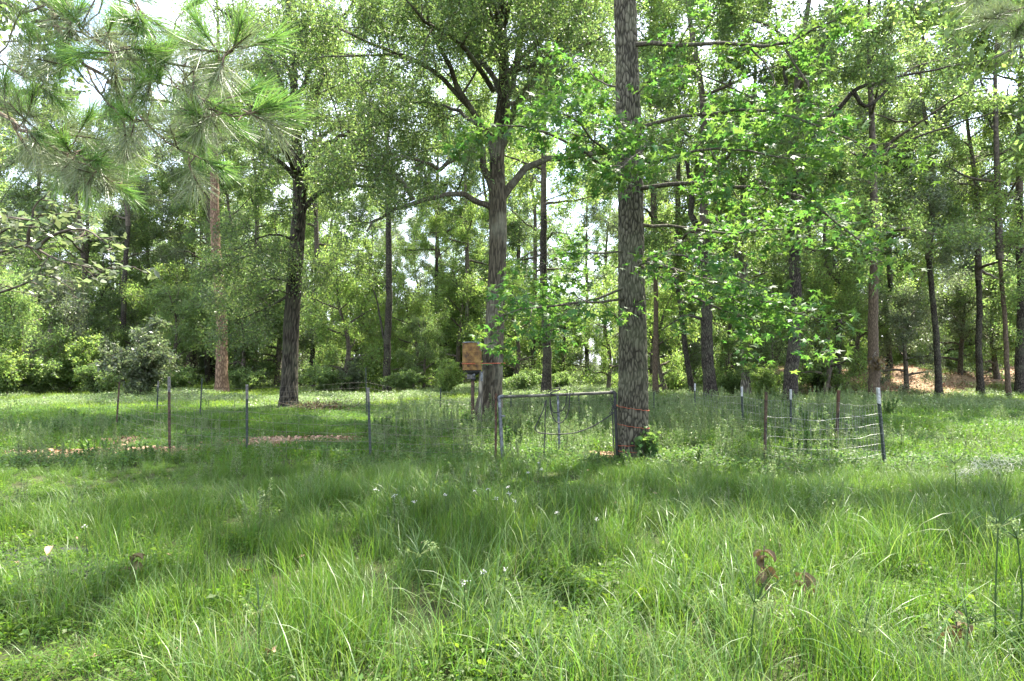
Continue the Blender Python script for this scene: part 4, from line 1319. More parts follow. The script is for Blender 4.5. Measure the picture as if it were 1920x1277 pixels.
def pine_right():
    base = (6.4, 6.0, gz(6.4, 6.0))
    t = thing('pine_tree', 'pine at the right whose needle sprays show in the upper right corner', 'tree', base)
    mb = MB(); ln = spline([(6.4, 6.0, -.2), (6.4, 6, 3), (6.35, 6, 6), (6.3, 6, 10)], 20)
    tube(mb, ln, np.linspace(.17, .09, 20), 14); part('trunk', mb, M['bark_pine'], t)
    old = [needle_tuft(130, .24, (.3, 1.1), 1, .2) for _ in range(2)] + [needle_tuft(140, .2, (.2, .8), 0, .15)]
    for pts in ([(6.35, 6, 5.6), P(1990, -40, 5.9), P(1930, 5, 5.8), P(1870, 35, 5.7)], [P(1990, -40, 5.9), P(1950, 40, 5.7), P(1905, 60, 5.6)],
                [(6.35, 6, 5.8), P(1960, -90, 5.6), P(1890, -40, 5.5), P(1835, -5, 5.4)]):
        l2, rd = limb(pts, .02, .005, 12); m_ = MB(); tube(m_, l2, rd, 6); part('bough', m_, M['twig_pine'], t)
        for i in (-1, -2, -3, -4, -6):
            d = unit(unit(l2[-1] - l2[-3]) + R.normal(0, .45, 3))
            o = link('needle_tuft', old[int(R.integers(0, 3))], t); aim(o, l2[i] - np.array(base), d, 1.0)
pine_right()

def young_left():
    base = (-6.6, 6.6, gz(-6.6, 6.6))
    t = thing('young_tree', 'near young tree whose grey green broad leaves reach in from the left edge', 'tree', base)
    mb = MB(); ln = spline([(-6.6, 6.6, -.1), (-6.55, 6.6, 1.5), (-6.5, 6.6, 3.2), (-6.4, 6.6, 5.0)], 16)
    tube(mb, ln, np.linspace(.06, .015, 16), 8); part('trunk', mb, M['bark_pale'], t)
    lines = []
    for pts in ([(-6.5, 6.6, 2.7), P(-60, 480, 6.5), P(30, 460, 6.3), P(70, 466, 6.2), P(110, 490, 6.1), P(180, 505, 6.0), P(255, 500, 5.9)],
                [P(50, 462, 6.3), P(58, 420, 6.2), P(62, 390, 6.2), P(90, 360, 6.1)], [P(70, 466, 6.2), P(100, 440, 6.0), P(160, 430, 5.9), P(215, 470, 5.8)],
                [(-6.5, 6.6, 3.3), P(-40, 400, 6.6), P(40, 410, 6.5), P(130, 400, 6.4), P(190, 410, 6.3)],
                [(-6.5, 6.6, 2.3), P(-40, 560, 6.7), P(30, 540, 6.5), P(90, 520, 6.3), P(140, 545, 6.2)],
                [(-6.5, 6.6, 3.0), P(-50, 450, 6.2), P(20, 430, 6.0), P(70, 425, 5.9)]):
        l2, rd = limb(pts, .018, .004, 12); m_ = MB(); tube(m_, l2, rd, 6); part('limb', m_, M['twig'], t); lines.append((l2, rd))
    mt = MB(); tips, dirs = crown_from(mt, lines, (.25, .16, .45), (.2, .12, .16), -.02, .05, flat=.6)
    part('twigs', mt, M['twig'], t, kind='stuff')
    vis = np.array([p[0] / p[1] > -0.84 for p in tips])
    tips, dirs = tips[vis], dirs[vis]
    n = min(300, len(tips))
    sel = R.permutation(len(tips))
    protos = []
    for k in range(5):
        m_ = MB()
        v = np.array([[0, -.5, 0], [.2, -.2, .05], [.24, .05, .05], [.12, .32, .02], [0, .5, -.08], [-.12, .32, .02], [-.24, .05, .05], [-.2, -.2, .05], [0, -.2, 0], [0, .05, 0], [0, .32, -.02]])
        v = v + R.normal(0, .012, v.shape)
        m_.add(v, [[8, 1, 2, 9], [9, 2, 3, 10], [7, 8, 9, 6], [6, 9, 10, 5]], [[0, 1, 8], [0, 8, 7], [10, 3, 4], [10, 4, 5]])
        protos.append(m_.mesh('leaf', M['grey_leaf']))
    def orient(i, q):
        nr = rand_dirs(1, 1.6)[0]; dd = unit(dirs[i] + R.normal(0, .6, 3)); dd = unit(dd - nr * np.dot(dd, nr)); sd_ = np.cross(dd, nr)
        return nr, dd, sd_
    from mathutils import Matrix
    ml = MB(); extra = sel[n:]
    for k, i in enumerate(sel[:n]):
        nr, dd, sd_ = orient(i, 0); p = tips[i] - np.array(base) + R.normal(0, .03, 3)
        o = link('leaf', protos[k % 5], t)
        o.matrix_local = Matrix(((sd_[0], dd[0], nr[0], p[0]), (sd_[1], dd[1], nr[1], p[1]), (sd_[2], dd[2], nr[2], p[2]), (0, 0, 0, 1))) @ Matrix.Scale(R.uniform(.06, .10), 4)
    if len(extra):
        leaves(ml, tips[extra] + R.normal(0, .03, (len(extra), 3)), .095, .5, up=1.6); part('crown', ml, M['grey_leaf'], t, kind='stuff')
    print('young_left', len(tips))
young_left()

# ------------------------------------------------------------------ the wire pen
M['rust'] = noise_mat('rust', (0.035, 0.018, 0.012), (0.12, 0.06, 0.034), 18, .85, .2, .3)
M['rust_post'] = noise_mat('rust_post', (0.03, 0.021, 0.015), (0.125, 0.08, 0.05), 11, .85, .2, .3)
M['post_green'] = noise_mat('post_green', (0.016, 0.026, 0.022), (0.05, 0.065, 0.05), 14, .6, .2, .15)
M['post_white'] = noise_mat('post_white', (0.26, 0.27, 0.26), (0.46, 0.47, 0.46), 12, .6, 0, .1)
M['post_grey'] = noise_mat('post_grey', (0.07, 0.066, 0.058), (0.2, 0.188, 0.168), 10, .8, 0.1, .2)
M['galv'] = noise_mat('galv', (0.06, 0.066, 0.07), (0.21, 0.225, 0.235), 16, .55, .55, .12)
M['rail'] = noise_mat('rail', (0.04, 0.038, 0.03), (0.15, 0.145, 0.12), 13, .75, .2, .25)
M['black'] = noise_mat('black', (0.010, 0.010, 0.011), (0.035, 0.034, 0.032), 14, .6, .1, .2)
M['wire'] = noise_mat('wire', (0.18, 0.18, 0.17), (0.42, 0.42, 0.40), 20, .5, .6, 0)
M['wire_old'] = noise_mat('wire_old', (0.10, 0.09, 0.08), (0.26, 0.23, 0.2), 20, .6, .4, 0)
M['twine'] = noise_mat('twine', (0.26, 0.05, 0.018), (0.42, 0.10, 0.04), 30, .7, 0, .2)

TOPS = {}
def t_post(key, xt, yt, xb, yb, label, body, tip=None, wide=0.040, tube_like=False):
    """steel post from photo top (xt, yt) to photo foot (xb, yb)"""
    Y = F * CAM_H / (yb - HOR)
    b = P(xb, yb, Y); b[2] = gz(b[0], b[1])
    a = P(xt, yt, Y)
    ax = a - b
    t = thing('fence_post', label, 'post', tuple(b), 'posts of the wire pen')
    d = unit(ax); L = np.linalg.norm(ax)
    def seg(name, f0, f1, mat, grow=1.0, studs=True):
        m_ = MB()
        p0, p1 = b + ax * f0, b + ax * f1
        rot = 0.35
        c, s_ = math.cos(rot), math.sin(rot)
        w, th = wide * grow, .007 * grow
        prof = [(-w / 2, -th), (w / 2, -th), (w / 2, 0), (th / 2, 0), (th / 2, w * .85), (-th / 2, w * .85), (-th / 2, 0), (-w / 2, 0)]
        ring = np.array([[x * c - y * s_, x * s_ + y * c, 0] for x, y in prof])
        v = np.vstack([p0 + ring, p1 + ring]); n = 8
        q = [[j, (j + 1) % n, n + (j + 1) % n, n + j] for j in range(n)]
        q += [[n + 0, n + 1, n + 2, n + 7], [n + 3, n + 4, n + 5, n + 6]]
        m_.add(v, q)
        if studs:
            for k in range(int(L * (f1 - f0) / .055)):
                pc = p0 + (p1 - p0) * (k + .5) / max(1, int(L * (f1 - f0) / .055))
                off = np.array([0 * c - (-th - .004) * s_, 0 * s_ + (-th - .004) * c, 0])
                box(m_, pc + off, (.014, .012, .022), rot)
        part(name, m_, mat, t, smooth_=False)
    if tube_like:
        m_ = MB(); tube(m_, [b - d * .2, b + ax * .5, a], [.019, .018, .017], 10, 0, True); part('shaft', m_, body, t)
    elif tip is None:
        seg('shaft', -.2, 1, body)
    else:
        seg('shaft', -.2, .80, body); seg('painted_tip', .80, 1.0, tip, 1.06)
    TOPS[key] = (b, a)
    return t

t_post('l1', 224, 716, 218, 806, 'leaning rusty post below the slender dark tree at the left', M['rust_post'], None, .036)
t_post('b1', 297, 714, 294, 778, 'thin dark post with a pale tip between two rusty posts at the left', M['post_green'], M['post_grey'])
t_post('f1', 317, 706, 318, 853, 'rusty brown front post with a grey upper half, leaf litter at its foot', M['rust_post'], M['post_grey'], .044)
t_post('b2', 379, 709, 375, 788, 'thin dark leaning post left of the orange pine', M['post_green'], None, .034)
t_post('f2', 463, 721, 463, 859, 'dark front post between the orange pine and the leaning oak', M['post_green'], M['post_grey'])
t_post('b3', 686, 690, 687, 783, 'thin tall post right behind the grey front post', M['post_green'], None, .03)
t_post('f3', 690, 727, 695, 869, 'grey green front post between the leaning oak and the feeder', M['post_green'], M['post_grey'])
t_post('b4', 826, 728, 826, 784, 'small dark back post just left of the feeder', M['post_green'], None, .036)
t_post('b5', 958, 735, 958, 786, 'dark back post seen close behind the left end of the gate', M['post_green'], None, .034)
t_post('b6', 1085, 738, 1086, 782, 'dark back post seen through the right half of the gate', M['post_green'], None, .036)
t_post('b7', 1226, 735, 1227, 784, 'dark back post close to the right of the sweetgum trunk', M['post_green'], None, .036)
t_post('r1', 1303, 719, 1303, 786, 'white tipped post left of the thick dark oak', M['post_green'], M['post_white'], .036)
t_post('r2', 1391, 725, 1393, 812, 'white tipped post below the pale forked tree', M['post_green'], M['post_white'])
t_post('f4', 1437, 735, 1434, 873, 'plain rusty front post right of the sweetgum', M['rust_post'], None, .042)
t_post('r3', 1483, 730, 1483, 820, 'white tipped post before the tall dark oak in the pen corner', M['post_green'], M['post_white'])
t_post('r4', 1573, 732, 1569, 842, 'thick rusty brown post left of the leaning white tipped post', M['rust_post'], M['rust'], .05)
t_post('r5', 1647, 727, 1660, 872, 'leaning green post with a long white tip, at the right end of the pen', M['post_green'], M['post_white'], .046)
t_post('f0', 930, 738, 929, 874, 'dark rusty steel post beside the left end of the gate', M['rust'], None, .036)

def wire_run(keys, label, rows, top_f, mat, sag=.02, stay=.13, skip=0.0, low=0.05):
    b0 = TOPS[keys[0]][0]
    t = thing('wire_fence', label, 'wire fence', tuple(b0), 'wire fence runs of the pen')
    P0 = []; P1 = []
    for k in keys:
        b, a = TOPS[k]
        P0.append(b + (a - b) * low); P1.append(b + (a - b) * top_f)
    P0 = np.array(P0); P1 = np.array(P1)
    def at(u, f):
        i = min(int(u), len(keys) - 2); g = u - i
        lo = P0[i] * (1 - g) + P0[i + 1] * g; hi = P1[i] * (1 - g) + P1[i + 1] * g
        p = lo * (1 - f) + hi * f
        p = p + np.array([0, -.012, -sag * 4 * g * (1 - g)])
        return p
    for r in range(rows):
        f = r / (rows - 1)
        n = 10 * (len(keys) - 1) + 1
        pts = np.array([at(u, f) for u in np.linspace(0, len(keys) - 1, n)])
        pts[1:-1] += R.normal(0, .008, (n - 2, 3))
        m_ = MB(); tube(m_, pts, (.0024 if r == rows - 1 else .0018) if mat is M['wire'] else .0018, 4); part('horizontal_wire', m_, mat, t)
    m_ = MB(); L = np.sum(np.linalg.norm(np.diff(P0, axis=0), axis=1))
    for u in np.linspace(0, len(keys) - 1, int(L / stay)):
        if R.random() < skip: continue
        a = at(u, 0); b = at(u, 1); mid = (a + b) / 2 + R.normal(0, .012, 3)
        tube(m_, [a, mid, b], .0022 if mat is M['wire'] else .0020, 3)
    part('stay_wires', m_, mat, t, kind='stuff')

wire_run(['b1', 'b2', 'b3', 'b4', 'b5', 'b6', 'b7', 'r1'], 'square mesh wire along the back of the pen before the bright meadow', 7, .72, M['wire_old'])
wire_run(['r1', 'r2', 'r3', 'r4', 'r5'], 'sagging wire mesh along the white tipped posts on the right', 6, .80, M['wire'], .05)
wire_run(['f4', 'r5'], 'loose wire mesh between the plain rusty post and the leaning white tipped post', 6, .68, M['wire'], .08)
wire_run(['l1', 'f1', 'f2', 'f3', 'f0'], 'faint thin wire mesh along the front left posts', 6, .62, M['wire_old'], .04, .3)

# ------------------------------------------------------------------ gate, feeder, twine
def gate():
    Yl, Yr = 9.7, 10.0
    lt, rt = P(936, 744, Yl), P(1153, 736, Yr)
    lb, rb = P(943, 880, Yl), P(1157, 872, Yr)
    lb[2] = gz(lb[0], lb[1]) - .05; rb[2] = gz(rb[0], rb[1]) - .02
    t = thing('pipe_gate', 'grey pipe frame gate standing left of the sweetgum, cable draped over its rail', 'gate', (lb[0], lb[1], 0))
    m_ = MB(); tube(m_, spline([lt + (.03, 0, 0), lt * .5 + rt * .5 + np.array([0, 0, -.004]), rt - (.03, 0, 0)], 12), .024, 12); rail_ = part('top_rail', m_, M['rail'], t)
    m_ = MB(); tube(m_, spline([lt - (0, 0, .03), (lt + lb) / 2, lb], 8), .027, 12, 0, True); part('upright', m_, M['galv'], t)
    m_ = MB(); tube(m_, spline([rt - (0, 0, .03), (rt + rb) / 2, rb], 8), .024, 12, 0, True); part('upright', m_, M['black'], t, label='black upright by the tree')
    mt = P(1046, 740, 9.85); mbm = P(1050, 866, 9.85); mbm[2] = gz(mbm[0], mbm[1]) - .05
    m_ = MB(); tube(m_, spline([mt, (mt + mbm) / 2, mbm], 6), .019, 10, 0, True); part('upright', m_, M['galv'], t)
    for c, d, mat in ((lt, 1, M['galv']), (rt, -1, M['black'])):
        m_ = MB(); p = [c + np.array([d * .07, 0, .002]), c + np.array([d * .035, 0, .002]), c + np.array([0, 0, -.012]), c + np.array([0, 0, -.05]), c + np.array([0, 0, -.08])]
        tube(m_, spline(p, 10), .0295, 12, 0, True); part('elbow', m_, mat, rail_)
    m_ = MB(); c = P(943, 780, Yl); tube(m_, [c - (0, 0, .012), c + (0, 0, .012)], .033, 12, 0, True); part('clamp', m_, M['galv'], t)
    # cable draped over the rail
    cb = thing('cable', 'black cable hanging in loops from the gate rail', 'cable', tuple(P(1030, 738, 9.84)))
    rail = lambda x: 744 - 8 * (x - 936) / 217
    loops = [
        ([(1023, 752), (1018, 770), (1009, 790), (1004, 802), (1008, 810), (1022, 813), (1050, 814), (1080, 811), (1110, 800), (1135, 785), (1152, 773)], .009),
        ([(1031, 744), (1033, 760), (1036, 772), (1043, 774), (1055, 768), (1062, 752), (1063, 734), (1056, 731), (1035, 733)], .008),
        ([(1031, 746), (1033, 770), (1040, 788), (1050, 793), (1060, 785), (1067, 765), (1068, 740)], .008),
        ([(1024, 750), (1022, 790), (1022, 815), (1020, 845), (1021, 868)], .009),
        ([(1028, 735), (1038, 729), (1050, 728), (1045, 733), (1032, 737), (1040, 742)], .008),
    ]
    for k, (pts, r) in enumerate(loops):
        off = -.035 - .012 * k
        m_ = MB(); tube(m_, spline(px_line([(x, y, off) for x, y in pts], 9.84), 40), r, 6); part('cable_loop', m_, M['black'], cb)
    # chain and latch at the right upright
    ch = thing('latch_chain', 'dark chain wrapped round the gate upright against the sweetgum', 'chain', tuple(P(1151, 765, 9.98)))
    for k in range(9):
        f = k / 8
        x = 1144 + 6 * math.sin(f * 3.0); y = 748 + 26 * f
        m_ = MB(); c = P(x, y, 9.93); a = np.linspace(0, 6.283, 11)
        u = np.array([.3, .2, 1.0]) if k % 2 else np.array([.9, .3, .45]); u = unit(u); w = unit(np.cross(u, (0.2, 1, .1)))
        tube(m_, c + .026 * np.cos(a)[:, None] * u + .014 * np.sin(a)[:, None] * w, .0055, 5); part('chain_link', m_, M['black'], ch)
    c = P(1153, 764, 9.99); m_ = MB(); a = np.linspace(0, 6.283, 17)
    tube(m_, np.stack([c[0] + .036 * np.cos(a), c[1] + .036 * np.sin(a), c[2] + .006 * np.sin(a * 2)], -1), .011, 6); part('collar', m_, M['black'], ch)
    m_ = MB(); tube(m_, spline(px_line([(1149, 770, 0), (1149, 800, 0), (1151, 840, 0), (1153, 868, 0)], 9.94), 12), .009, 6); part('hanging_rod', m_, M['black'], ch)
gate()

def rust_drum_mat():
    m, t, out = new_mat('rust_drum')
    tc = N(t, 'ShaderNodeTexCoord')
    n1 = N(t, 'ShaderNodeTexNoise'); n1.inputs['Scale'].default_value = 7; n1.inputs['Detail'].default_value = 7; n1.inputs['Roughness'].default_value = .65
    t.links.new(tc.outputs['Object'], n1.inputs['Vector'])
    ra = N(t, 'ShaderNodeValToRGB')
    e = ra.color_ramp.elements
    e[0].position = .34; e[0].color = (.055, .027, .011, 1); e[1].position = .66; e[1].color = (.25, .150, .040, 1)
    x = e.new(.5); x.color = (.160, .082, .020, 1)
    t.links.new(n1.outputs['Fac'], ra.inputs['Fac'])
    # grey paint left near the rim on the tree side
    sp = N(t, 'ShaderNodeSeparateXYZ'); t.links.new(tc.outputs['Object'], sp.inputs[0])
    ad = N(t, 'ShaderNodeMath', operation='MULTIPLY_ADD'); ad.inputs[1].default_value = 1.5; t.links.new(sp.outputs['X'], ad.inputs[0])
    t.links.new(sp.outputs['Z'], ad.inputs[2])
    ad2 = N(t, 'ShaderNodeMath', operation='MULTIPLY_ADD'); ad2.inputs[1].default_value = .5; t.links.new(n1.outputs['Fac'], ad2.inputs[0]); t.links.new(ad.outputs[0], ad2.inputs[2])
    mr = N(t, 'ShaderNodeMapRange'); mr.inputs['From Min'].default_value = 2.50; mr.inputs['From Max'].default_value = 2.58
    t.links.new(ad2.outputs[0], mr.inputs['Value'])
    mx = N(t, 'ShaderNodeMixRGB'); mx.inputs['Color2'].default_value = (.22, .23, .24, 1)
    t.links.new(mr.outputs[0], mx.inputs['Fac']); t.links.new(ra.outputs[0], mx.inputs['Color1'])
    pb = N(t, 'ShaderNodeBsdfPrincipled'); pb.inputs['Roughness'].default_value = .8
    t.links.new(mx.outputs[0], pb.inputs['Base Color'])
    bp = N(t, 'ShaderNodeBump'); bp.inputs['Strength'].default_value = .25; t.links.new(n1.outputs['Fac'], bp.inputs['Height']); t.links.new(bp.outputs[0], pb.inputs['Normal'])
    t.links.new(pb.outputs[0], out.inputs['Surface'])
    return m

def feeder():
    Y = 15.6
    c = P(885, 790, Y); c[2] = gz(c[0], c[1])
    t = thing('game_feeder', 'rusty orange drum feeder on a post against the big grey oak', 'feeder', tuple(c))
    md = rust_drum_mat()
    zt, zb = P(885, 643, Y)[2], P(885, 694, Y)[2]
    r = 18.3 / F * Y
    # drum with rolled hoops and rims
    prof = []
    H = zt - zb
    for f, rr in ((0, .985), (.012, 1.02), (.03, 1.02), (.04, .99), (.26, .99), (.275, 1.02), (.30, 1.02), (.315, .99), (.62, .99), (.635, 1.02), (.66, 1.02), (.675, .99), (.955, .99), (.965, 1.02), (.99, 1.02), (1.0, .985)):
        prof.append((zb + H * f, r * rr))
    m_ = MB(); tube(m_, [(c[0], c[1], z) for z, _ in prof], np.array([q for _, q in prof]), 32, 0, True); drum = part('drum', m_, md, t, smooth_=False)
    m_ = MB(); tube(m_, [(c[0], c[1], zt), (c[0], c[1], zt + .012), (c[0], c[1], zt + .03)], [r * 1.03, r * 1.03, r * .8], 32, 0, True); part('lid', m_, M['galv'], drum)
    m_ = MB(); tube(m_, [(c[0] + .02, c[1], zb), (c[0] + .02, c[1], zb - .06), (c[0] + .02, c[1], zb - .14)], [r * .85, r * .7, .07], 20, 0, True); part('funnel', m_, M['black'], t)
    m_ = MB(); box(m_, (c[0] - .02, c[1] - .02, zb - .16), (.20, .16, .11)); part('control_box', m_, M['post_grey'], t, smooth_=False)
    m_ = MB(); tube(m_, [(c[0] + .05, c[1] - .10, zb - .05), (c[0] + .05, c[1] - .10, zb - .17)], .034, 12, 0, True); motor = part('motor', m_, M['galv'], t)
    m_ = MB(); tube(m_, [(c[0] + .05, c[1] - .10, zb - .19), (c[0] + .05, c[1] - .10, zb - .25)], .045, 12, 0, True); part('spinner', m_, M['black'], motor)
    lx = c[0] + .02
    m_ = MB(); tube(m_, [(lx, c[1], zb - .2), (lx - .005, c[1], .6), (lx, c[1], c[2] - .2)], .045, 10, 0, True); part('leg', m_, M['rust_post'], t)
    for s in (-1, 1):
        m_ = MB(); box(m_, (c[0] + s * .10 + .02, c[1] - r * .985, zb + H * .165), (.05, .03, .04)); part('bracket', m_, M['rust'], drum, smooth_=False)
    # pale weathered board standing between the feeder and the oak
    b = P(898, 795, Y - .05)
    bd = thing('plank', 'weathered grey plank standing between the feeder leg and the oak', 'plank', (b[0], b[1], gz(b[0], b[1])))
    a = P(903, 696, Y - .05); m_ = MB()
    mid = (a + np.array([b[0], b[1], gz(b[0], b[1])])) / 2; h = a[2] - gz(b[0], b[1])
    box(m_, mid, (.11, .035, h), .5, tilt=((a[0] - b[0]) / h, 0)); part('board', m_, M['bark_pale'], bd, smooth_=False)
    m_ = MB(); tp = P(903, 706, Y - .09); box(m_, tp, (.055, .012, .22), .2); part('metal_strap', m_, M['galv'], bd, smooth_=False)
    # orange strap holding the drum to the oak
    st = thing('tie_strap', 'orange strap tied round the drum and the oak trunk', 'strap', tuple(P(905, 682, Y)))
    zc = P(885, 682, Y)[2]
    o = (GX(924, 16.3), 16.3)
    pts = []
    for an in np.linspace(math.radians(100), math.radians(285), 14): pts.append((c[0] + (r + .008) * math.cos(an), c[1] + (r + .008) * math.sin(an), zc))
    for an in np.linspace(math.radians(-80), math.radians(60), 12): pts.append((o[0] + .325 * math.cos(an), o[1] + .325 * math.sin(an), zc + .01))
    m_ = MB(); tube(m_, np.array(pts), .011, 6); part('strap_band', m_, M['twine'], st)
    w2 = thing('wire_band', 'thin dark wire band round the oak above the orange strap', 'wire', tuple(P(924, 657, 16)))
    an = np.linspace(0, 6.283, 30); zz = P(924, 657, 16.3)[2]
    m_ = MB(); tube(m_, np.stack([o[0] + .03 + .312 * np.cos(an), o[1] + .312 * np.sin(an), zz + .01 * np.cos(an)], -1), .008, 5); part('wire_loop', m_, M['black'], w2)
feeder()

def twine():
    Y = 10.1; cx = GX(1186, Y)
    rows = [(763, 772, 'upper orange twine round the sweetgum trunk'), (797, 806, 'second orange twine down the sweetgum trunk'),
            (838, 834, 'third orange twine low on the sweetgum trunk'), (848, 850, 'lowest orange twine near the foot of the sweetgum')]
    for y0, y1, lab in rows:
        z0, z1 = P(0, y0, Y - .28)[2], P(0, y1, Y - .28)[2]
        t = thing('baling_twine', lab, 'twine', (cx, Y, (z0 + z1) / 2), 'orange twine tied round the sweetgum')
        a = np.linspace(0, 2 * math.pi, 48)
        rr = .259 + .004 * np.sin(a * 9) + .02 * np.clip((1.3 - z0) / 1.3, 0, 1)
        m_ = MB()
        z = z0 + (z1 - z0) * (np.cos(a) * .5 + .5) + .004 * np.sin(a * 13)
        tube(m_, np.stack([cx + rr * np.cos(a), Y + rr * np.sin(a), z], -1), .0042, 5); part('strand', m_, M['twine'], t)
        if y0 < 800:
            m_ = MB(); g = P(1156, y0 - 4, 9.98); e = np.array([cx - .26, Y - .1, z0])
            tube(m_, spline([g, (g + e) / 2 - np.array([0, 0, .01]), e], 6), .004, 5); part('knot_end', m_, M['twine'], t)
twine()

# ------------------------------------------------------------------ small things on the ground
def small_things():
    # ivy clump at the sweetgum's foot
    c = P(1214, 850, 9.8); c[2] = gz(c[0], c[1])
    t = thing('ivy_clump', 'dark ivy clump at the right of the sweetgum foot', 'ivy', tuple(c))
    mb = MB(); tips = []
    for k in range(9):
        p = spline([c + R.normal(0, .04, 3) * (1, 1, 0), c + np.array([R.normal(0, .08), R.normal(0, .06), .2]), c + np.array([R.normal(0, .11), R.normal(0, .08), R.uniform(.2, .5)])], 7)
        tube(mb, p, .005, 4); tips.append(p[2:])
    part('stems', mb, M['twig'], t, kind='stuff')
    tips = np.repeat(np.concatenate(tips), 9, 0); ml = MB()
    leaves(ml, tips + R.normal(0, .05, tips.shape), .085, .75, up=.5); part('foliage', ml, M['weed_dark'], t, kind='stuff')
    # old mat at the left
    t = thing('mat', 'black weathered mat lying half hidden in the grass at the left', 'mat', (-3.9, 4.95, .02))
    n = 26; xs = np.linspace(-.95, .95, n); ys = np.linspace(-.42, .42, 14); X, Yg = np.meshgrid(xs, ys)
    Z = .012 + .02 * np.sin(X * 5) * np.cos(Yg * 7) + .012 * R.normal(size=X.shape) + ground_z(X - 3.9, Yg + 4.95)
    V = np.stack([X - 3.9 + .04 * np.sin(Yg * 9), Yg + 4.95 + .05 * np.sin(X * 4), Z], -1).reshape(-1, 3)
    i = np.arange(13)[:, None] * n; j = np.arange(n - 1)[None]
    q = np.stack([i + j, i + j + 1, i + n + j + 1, i + n + j], -1).reshape(-1, 4)
    mb = MB(); mb.add(V, q)
    me = mb.mesh('sheet', noise_mat('mat', (.006, .006, .007), (.026, .025, .026), 26, .9, 0, .6), t.location)
    o = link('sheet', me, t); s = o.modifiers.new('thick', 'SOLIDIFY'); s.thickness = .008
    # brush pile
    c = P(598, 775, 19.3); c[2] = gz(c[0], c[1])
    t = thing('brush_pile', 'pile of dead brown brush right of the leaning oak foot', 'brush', tuple(c))
    mb = MB(); n = 90
    a = c + R.normal(0, 1, (n, 3)) * (.45, .3, 0) + np.array([0, 0, .05]); b = a + R.normal(0, 1, (n, 3)) * (.45, .3, .12) + np.array([0, 0, .22])
    twigs(mb, a, b, .009); part('sticks', mb, M['twig'], t, kind='stuff')
    ml = MB(); n = 500; leaves(ml, c + R.normal(0, 1, (n, 3)) * (.42, .3, .07) + np.array([0, 0, .2]), .09, .45, up=.4); part('dead_leaves', ml, M['dead_leaf'], t, kind='stuff')
    # dead twig with orange leaves on the smooth brown tree
    Y = 23.2
    c = P(1640, 690, Y)
    t = thing('dead_twig', 'dead twig with orange leaves hanging on the smooth brown trunk', 'twig', tuple(c))
    mb = MB()
    for pts in ([(1628, 690), (1636, 670), (1642, 660), (1648, 657)], [(1636, 670), (1646, 684), (1652, 694)], [(1640, 664), (1655, 680), (1660, 690)]):
        tube(mb, spline(px_line(pts, Y), 8), .012, 5)
    part('twig_stem', mb, M['bark_pale'], t)
    ml = MB(); n = 90; p = np.array([P(R.uniform(1630, 1662), R.uniform(670, 696), Y + R.normal(0, .15)) for _ in range(n)]); leaves(ml, p, .16, .5, up=.2)
    part('dead_leaves', ml, M['dead_leaf'], t, kind='stuff')
    # withered stalks in the right foreground
    def curled(mb, p, size, bend):
        # a dry leaf hanging from its stalk, rolled along its length
        an = R.uniform(0, 6.28); o_ = np.array([math.cos(an), math.sin(an), 0]); sd_ = np.array([-math.sin(an), math.cos(an), 0])
        rows = []; q = np.array(p, float); k = 7; th = R.uniform(-.3, .5)
        for i in range(k):
            f = i / (k - 1); w = size * .26 * math.sin(math.pi * min(1, .08 + f * .92)) * R.uniform(.8, 1.15)
            d = math.cos(th) * o_ - math.sin(th) * np.array([0, 0, 1.0]); n_ = math.sin(th) * o_ + math.cos(th) * np.array([0, 0, 1.0])
            rows.append([q - sd_ * w + n_ * w * .7, q - sd_ * w * .5 + n_ * w * .1, q, q + sd_ * w * .5 + n_ * w * .12, q + sd_ * w * .9 + n_ * w * .8])
            q = q + d * size / (k - 1); th += bend / (k - 1)
        v = np.array(rows).reshape(-1, 3)
        i = np.arange(k - 1)[:, None] * 5; j = np.arange(4)[None]
        mb.add(v, np.stack([i + j, i + j + 1, i + 6 + j, i + 5 + j], -1).reshape(-1, 4))
    def withered(px, py, Y, label, k, s):
        c = P(px, py, Y); c[2] = gz(c[0], c[1])
        t = thing('withered_plant', label, 'dead plant', tuple(c))
        m_ = MB(); h = P(px, py - 70, Y)[2]
        h = max(.15, s)
        tube(m_, spline([c, c + np.array([.02, 0, h * .6]), c + np.array([.03, .01, h])], 6), .004, 5); part('stalk', m_, M['twig'], t)
        for i in range(k):
            m_ = MB(); f = R.uniform(.4, 1.0)
            curled(m_, c + np.array([.02 + R.normal(0, .016), R.normal(0, .016), h * f]), R.uniform(.06, .11), R.uniform(.6, 2.2))
            part('dead_leaf', m_, M['dead_leaf'], t)
    withered(1425, 1150, 3.9, 'withered brown plant with curled leaves in the tall grass at right', 16, .42)
    withered(1500, 1165, 3.8, 'small dark withered plant right of the curled brown one', 10, .30)
    withered(1785, 1240, 3.2, 'pale tan dead leaves on a stalk near the bottom right corner', 9, .28)
    withered(240, 1120, 4.4, 'dead tan leaf tuft beside the long grass at the left', 8, .2)
    withered(450, 1150, 4.3, 'little brown dead plant in the bright patch at lower left', 6, .16)
    m_ = MB(); 
    for px, py, Y, lab in ((515, 1262, 3.15, 'curled tan dead leaf at the bottom left of centre'), (97, 1022, 4.9, 'pink tan dead leaf lying on the mat')):
        c = P(px, py, Y); c[2] = gz(c[0], c[1]) + .13
        t = thing('dead_leaf', lab, 'leaf', tuple(c)); m_ = MB()
        curled(m_, c, .11, .9); part('leaf_blade', m_, M['litter'], t)
